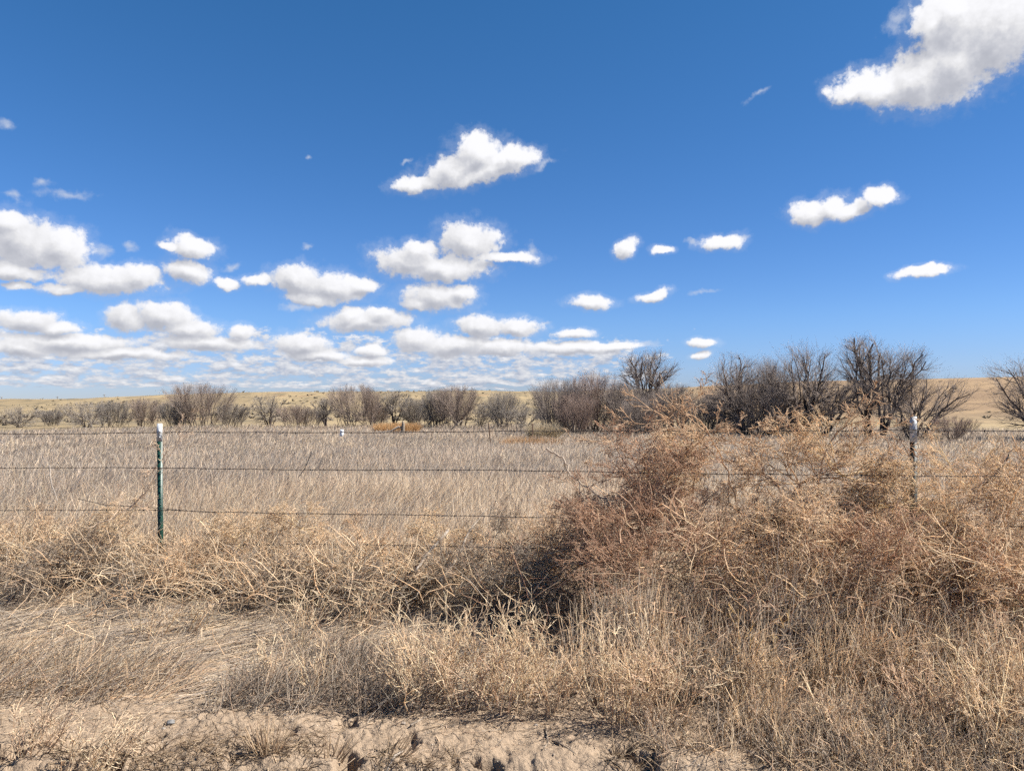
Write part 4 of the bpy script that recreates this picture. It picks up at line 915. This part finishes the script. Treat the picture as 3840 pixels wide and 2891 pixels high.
WG = 'dry weeds standing in the foreground'
WEEDS = [ # px, py foot, Y, height, radius, n, lean, palette, label
 (1560, 2650, 3.95, .50, .07, 20, (-.05, 0), STRAW, 'straw coloured weed at the left end of the bright foreground bush'),
 (1640, 2560, 4.10, .55, .08, 24, (-.05, 0), STRAW, 'straw weed standing against the black hollow, left of the curved tips'),
 (1740, 2640, 3.98, .50, .08, 24, (.05, 0), STRAW + TAN, 'dense straw weed in the middle of the bright foreground bush'),
 (1850, 2590, 4.08, .55, .08, 24, (.12, 0), STRAW, 'weed with tips curving right below the black hollow'),
 (1900, 2680, 3.92, .42, .08, 20, (.05, 0), STRAW + TAN, 'short golden weed at the front of the bright foreground bush'),
 (1990, 2590, 4.08, .50, .08, 24, (.15, 0), STRAW, 'pale weed leaning right at the right end of the bright foreground bush'),
 (2080, 2680, 3.92, .40, .07, 18, (.1, 0), TAN + STRAW, 'thin weed before the dark gap in the undergrowth'),
 (2300, 2720, 3.85, .58, .09, 26, (.08, 0), STRAW, 'tall straw weed right of the dark gap'),
 (2400, 2740, 3.80, .52, .09, 26, (.15, 0), STRAW + TAN, 'bushy straw weed above the deep dark hole'),
 (2500, 2760, 3.75, .50, .08, 22, (.05, 0), STRAW + TAN, 'tan weed left of the weathered wood'),
 (1030, 2500, 4.35, .30, .07, 14, (.2, 0), STRAW, 'low sparse weed beside the bare patch in the middle'),
 (1190, 2600, 4.1, .38, .05, 9, (.1, 0), STRAW, 'thin branching weed on the soil edge in the middle'),
 (560, 2310, 5.0, .45, .06, 12, (.5, .1), STRAW, 'golden weed fallen to the right below the green post'),
 (700, 2280, 5.1, .40, .06, 10, (.5, .1), STRAW, 'slender golden weed right of the fallen one'),
 (1130, 2300, 4.9, .50, .07, 12, (.25, 0), STRAW, 'yellow stemmed weed left of the bright foreground bush'),
 (1330, 2250, 5.0, .50, .07, 14, (.15, 0), STRAW, 'open weed with forked yellow stems in front of the grey tumbleweeds'),
 (2780, 2560, 4.05, .55, .03, 4, (.02, 0), [(.62, .46, .24)], 'single yellow forked stalk standing in the undergrowth'),
 (3150, 2780, 3.65, .30, .10, 20, (.1, 0), STRAW + TAN, 'low weed over the soil at the bottom right'),
 (3450, 2760, 3.70, .38, .10, 22, (-.1, 0), TAN, 'tan weed spreading left at the bottom right'),
 (3700, 2800, 3.60, .50, .10, 24, (-.25, 0), STRAW, 'weed with long stems leaning left in the bottom right corner'),
 (3830, 2650, 3.80, .55, .10, 24, (-.2, 0), TAN + STRAW, 'tan weed at the right edge above the corner'),
 (3560, 2450, 4.2, .50, .10, 22, (.2, 0), GREY + STRAW, 'grey weed with fine heads at the right'),
 (120, 2780, 3.45, .25, .08, 26, (.45, .1), STRAW + TAN, 'straw weed in the bottom left corner'),
 (330, 2850, 3.30, .26, .12, 34, (.5, .2), STRAW, 'sprawling straw weed beside the corner one at the bottom left'),
 (150, 2080, 6.5, .8, .10, 12, (.2, 0), STRAW, 'tall spindly weed left of the green post in front of the wires'),
 (1080, 1960, 6.9, .9, .08, 9, (-.1, 0), [(.62, .50, .38)], 'pale spindly weed reaching above the top wire near the green post'),
 (3790, 2100, 5.0, 1.0, .10, 10, (.1, 0), STRAW, 'tall branching weed at the right edge beside the pale bent branch'),
 (3550, 1900, 6.6, 1.35, .10, 10, (.1, 0), TAN, 'spindly tan weed rising to the horizon right of the dark post'),
]
for (px, py, Y, h, rad, n, lean, pal, lab) in WEEDS:
    clump(px, py, Y, lab, WG, n=n, rad=rad, h=h, pal=[tuple(min(.86, 1.12 * v) for v in c) for c in pal], lean=lean, r=.0034, spread=.42, wob=.09, twig=5, rmin=.0022)
SG = 'straight grey grass stems on the right'
for (px, py, Y, h, rad, n, lean, pal, lab) in [
 (2300, 2480, 4.35, .62, .14, 60, (.08, 0), GREY, 'straight pale grey stems rising left of the yellow stalk'),
 (2440, 2420, 4.40, .62, .12, 50, (.05, 0), GREY + STRAW, 'straight grey stems directly right of the bright foreground bush'),
 (2960, 2420, 4.40, .85, .13, 46, (.08, 0), GREY, 'tallest bundle of straight grey stems in front of the drift'),
 (2870, 2480, 4.30, .55, .14, 46, (.05, 0), GREY + DARK, 'short bundle of straight grey stems left of the tallest bundle'),
 (3300, 2450, 4.30, .60, .14, 40, (.15, 0), GREY + STRAW, 'loose grey stems below the dark post'),
 (2180, 2560, 4.2, .55, .10, 30, (.05, 0), STRAW + GREY, 'thin upright stems in front of the dark gap')]:
    clump(px, py, Y, lab, SG, name='grass_clump', cat='grass clump', n=n, rad=rad, h=h, pal=[tuple(1.25 * v for v in c) for c in pal], lean=lean, r=.0026, spread=.10, wob=.035, droop=.03, K=6)
# cut stubble in the bare soil
for (px, py, Y, h, n, lean, lab) in [
 (1005, 2870, 3.42, .17, 60, (-.02, .05), 'thick fan of cut straw stubble at the bottom left of centre'),
 (1250, 2880, 3.42, .13, 34, (.35, .05), 'smaller cut stubble right of the thick fan'),
 (1480, 2870, 3.42, .14, 26, (.6, .1), 'flattened reddish stubble lying right near the bottom centre'),
 (205, 2790, 3.50, .14, 12, (-.05, .05), 'thin bundle of standing stalks in the soil at the far left')]:
    clump(px, py, Y, lab, 'cut stubble in the bare soil', name='stubble', cat='stubble', n=n, rad=.05, h=h, pal=[(.56, .43, .29), (.48, .37, .26), (.40, .30, .21)], lean=lean, r=.0028, spread=.55, wob=.05, droop=.05, K=5, sides=5)

# pale arching stems over the high drift, and single branches
def stem(name, pts, r0, r1, mat, lab, cat='branch', group=None, twigs=0, seed=0, pal=None, K=26, wob=.006):
    if not twigs: K, wob = 12, .002
    g = rs(seed); A = np.array([at(*q) for q in pts]); o_ = A[0].copy(); A = A - o_
    t = np.linspace(0, len(A) - 1, K); i = np.clip(t.astype(int), 0, len(A) - 2); f = (t - i)[:, None]
    Am = np.vstack([2 * A[0] - A[1], A, 2 * A[-1] - A[-2]]); p0, p1, p2, p3 = Am[i], Am[i + 1], Am[i + 2], Am[i + 3]
    C = .5 * ((2 * p1) + (-p0 + p2) * f + (2 * p0 - 5 * p1 + 4 * p2 - p3) * f ** 2 + (-p0 + 3 * p1 - 3 * p2 + p3) * f ** 3)
    C[1:-1] += g.randn(K - 2, 3) * wob
    R = np.linspace(r0, r1, K)[None]; P = C[None]; pal = pal or [(.62, .48, .33)]
    if not twigs:
        s_ = tube(list(C), R[0], mat, name, None, 6); s_.location = o_; return prop(s_, label=lab, cat=cat, group=group)
    one = twigs < 8
    if not one: root = empty(name, tuple(o_), label=lab, cat=cat, group=group)
    S = Strands(); S.add(P, R, tints(1, pal, g, .03), 6)
    if not one: link('main_stem', S.mesh('main_stem'), root, M_STRAW); S = Strands()
    P1, R1 = kids(P, R, twigs, .15, 1, 40, .26, 7, g, .65, .16, 0, .02); S.add(P1, R1, tints(len(P1), pal, g), 4)
    P2, R2 = kids(P1, R1, 7, .15, 1, 38, .36, 5, g, .62, .16); S.add(P2, np.maximum(R2, .0022), tints(len(P2), pal, g), 3)
    P3, R3 = kids(P2, R2, 5, .15, 1, 36, .5, 4, g, .7, .16); S.add(P3, np.maximum(R3, .0017), tints(len(P3), pal, g), 3)
    if one: o2 = link(name, S.mesh(name), None, M_STRAW); o2.location = o_; return prop(o2, label=lab, cat=cat, group=group)
    link('side_twigs', S.mesh('side_twigs'), root, M_STRAW); return root
PS = [(.60, .44, .30), (.66, .50, .35), (.54, .39, .27)]
AG = 'pale arching weed stems on the high drift'
stem('weed_stem', [(2760, 1880, 5.5), (2700, 1700, 5.4), (2600, 1560, 5.35), (2480, 1575, 5.3), (2330, 1640, 5.25), (2200, 1690, 5.2)], .006, .002, None, 'longest pale stem arching left over the high drift', 'weed', AG, 12, 1, PS)
stem('weed_stem', [(2600, 1850, 5.5), (2590, 1680, 5.45), (2540, 1560, 5.4), (2580, 1505, 5.4), (2640, 1490, 5.4)], .006, .002, None, 'pale stem with the highest tips on the high drift', 'weed', AG, 11, 2, PS)
stem('weed_stem', [(2480, 1900, 5.3), (2520, 1760, 5.3), (2640, 1640, 5.3), (2720, 1590, 5.3), (2790, 1640, 5.3)], .006, .002, None, 'pale stem bending right beside the seed cluster', 'weed', AG, 11, 3, PS)
stem('weed_stem', [(2050, 1682, 5.6), (2110, 1720, 5.5), (2150, 1790, 5.4), (2250, 1860, 5.3), (2330, 1900, 5.3)], .009, .004, None, 'bare grey stem sticking out to the left of the rust red tumbleweed', 'weed', AG, 4, 4, [(.50, .42, .34)])
stem('weed_stem', [(3060, 1930, 5.2), (3080, 1760, 5.2), (3140, 1620, 5.2), (3260, 1580, 5.2), (3370, 1640, 5.1), (3425, 1740, 5.0)], .006, .002, None, 'pale stem arching right onto the dark post', 'weed', AG, 12, 5, PS)
stem('weed_stem', [(3120, 1950, 5.3), (3060, 1800, 5.3), (3020, 1680, 5.3), (2960, 1600, 5.3)], .006, .002, None, 'pale upright stem left of the dark post', 'weed', AG, 11, 6, PS)
stem('weed_stem', [(3000, 1960, 5.2), (2900, 1800, 5.2), (2800, 1720, 5.2), (2740, 1640, 5.2)], .006, .002, None, 'pale stem leaning left in the middle of the drift', 'weed', AG, 11, 7, PS)
stem('weed_stem', [(3440, 2150, 4.6), (3560, 2210, 4.5), (3650, 2250, 4.45)], .006, .003, None, 'brown bent stem crossing low right of the dark post', 'weed', AG, 6, 8, [(.36, .25, .17)])
stem('weed_stem', [(3000, 2060, 4.7), (3200, 2150, 4.6), (3420, 2190, 4.55), (3640, 2140, 4.6)], .007, .003, None, 'long brown stem sagging across the lower drift', 'weed', AG, 10, 9, TAN)
BRG = 'loose branches lying in the weeds'
stem('fallen_branch', [(3648, 1838, 5.3), (3720, 1790, 5.2), (3760, 1740, 5.15), (3795, 1685, 5.1)], .012, .006, M_PALEWOOD, 'thick bleached branch bent upward at the right edge', 'branch', BRG)
stem('fallen_branch', [(1680, 1990, 6.0), (1600, 2080, 5.6), (1560, 2140, 5.4)], .012, .009, M_PALEWOOD, 'pale straight stick leaning left near the middle', 'branch', BRG)
stem('fallen_branch', [(1650, 2180, 5.2), (1720, 2080, 5.5), (1760, 1990, 5.8), (1830, 1905, 6.1)], .012, .006, M_WOOD, 'long dark stick leaning right near the middle', 'branch', BRG)
stem('fallen_branch', [(3080, 2345, 4.4), (3160, 2290, 4.45), (3300, 2200, 4.6)], .005, .003, M_PALEWOOD, 'thin silver branch curving through the dark undergrowth', 'branch', BRG)
stem('fallen_branch', [(3600, 2760, 3.7), (3660, 2700, 3.75), (3690, 2660, 3.8)], .009, .008, M_PALEWOOD, 'short pale stick standing in the bottom right corner', 'branch', BRG)
stem('fallen_branch', [(185, 1745, 7.4), (190, 1800, 7.3), (215, 1880, 7.1)], .008, .004, M_PALEWOOD, 'thin broken stake standing left of the green post', 'branch', BRG)
stem('fallen_branch', [(330, 1980, 6.0), (480, 1910, 6.1), (590, 1780, 6.1), (690, 1620, 6.1)], .006, .002, None, 'long curved tan stem crossing behind the green post', 'branch', BRG, 6, 11, TAN)
stem('fallen_branch', [(1170, 1690, 6.6), (1150, 1740, 6.6), (1120, 1790, 6.6)], .005, .003, M_PALEWOOD, 'short curved pale stem under the plastic bag', 'branch', BRG)
def ground_stick(pts, r0, r1, mat, lab, name='stick', cat='stick', lift=.008):
    q = []
    for px, py in pts:
        a = gp(px, py, -.02); q.append((a[0], a[1], float(gz(a[0], a[1])) + lift))
    q = np.array(q); o_ = q[0].copy(); s_ = tube(list(q - o_), np.linspace(r0, r1, len(q)), mat, name, None, 6); s_.location = o_
    return prop(s_, label=lab, cat=cat, group='sticks on the bare soil')
ground_stick([(2045, 2735), (2052, 2770), (2056, 2800), (2035, 2835)], .004, .002, M_WOOD, 'bent grey stick on the sand right of the pale pebbles', lift=.006)
ground_stick([(2070, 2785), (2100, 2800), (2130, 2825), (2160, 2850)], .004, .002, M_WOOD, 'forked grey stick right of the bent one')
ground_stick([(1540, 2745), (1590, 2710), (1625, 2690), (1650, 2655)], .006, .003, M_WOOD, 'grey stick pointing up right at the foot of the bright foreground bush')
ground_stick([(610, 2770), (600, 2810), (607, 2850), (625, 2890)], .003, .0015, M_WOOD, 'thin curved twig on the sand left of centre')
ground_stick([(2765, 2740), (2830, 2768), (2885, 2785)], .014, .010, M_WOOD, 'short thick piece of dark weathered wood at the lower right', lift=.012)
ground_stick([(1440, 2890), (1480, 2855), (1520, 2825)], .006, .005, M_PALEWOOD, 'thick pale straw pointing up right at the bottom edge')
for (px, py, r_, m_, lab) in [(640, 2722, .020, M_STONE, 'round grey stone on the sand left of centre'), (613, 2738, .011, M_PALESTONE, 'small pebble beside the round grey stone'),
    (1775, 2868, .024, M_STONE, 'largest grey stone at the bottom centre'), (1808, 2872, .020, M_PALESTONE, 'pale stone touching the largest grey one'),
    (1512, 2732, .012, M_PALESTONE, 'white pebble left of the grey stick'), (2010, 2732, .010, M_PALESTONE, 'white pebble at the foot of the bright foreground bush'), (1072, 2700, .012, M_PALESTONE, 'white pebble above the thick fan of stubble')]:
    a = gp(px, py, -.03); g = rs(px); o_ = blob('stone', [(0, 0, 0, r_, r_ * .85, r_ * .65)], m_, None, px % 17, .3, 3); o_.location = (a[0], a[1], float(gz(a[0], a[1])) + r_ * .35); prop(o_, label=lab, cat='stone', group='stones on the sand')
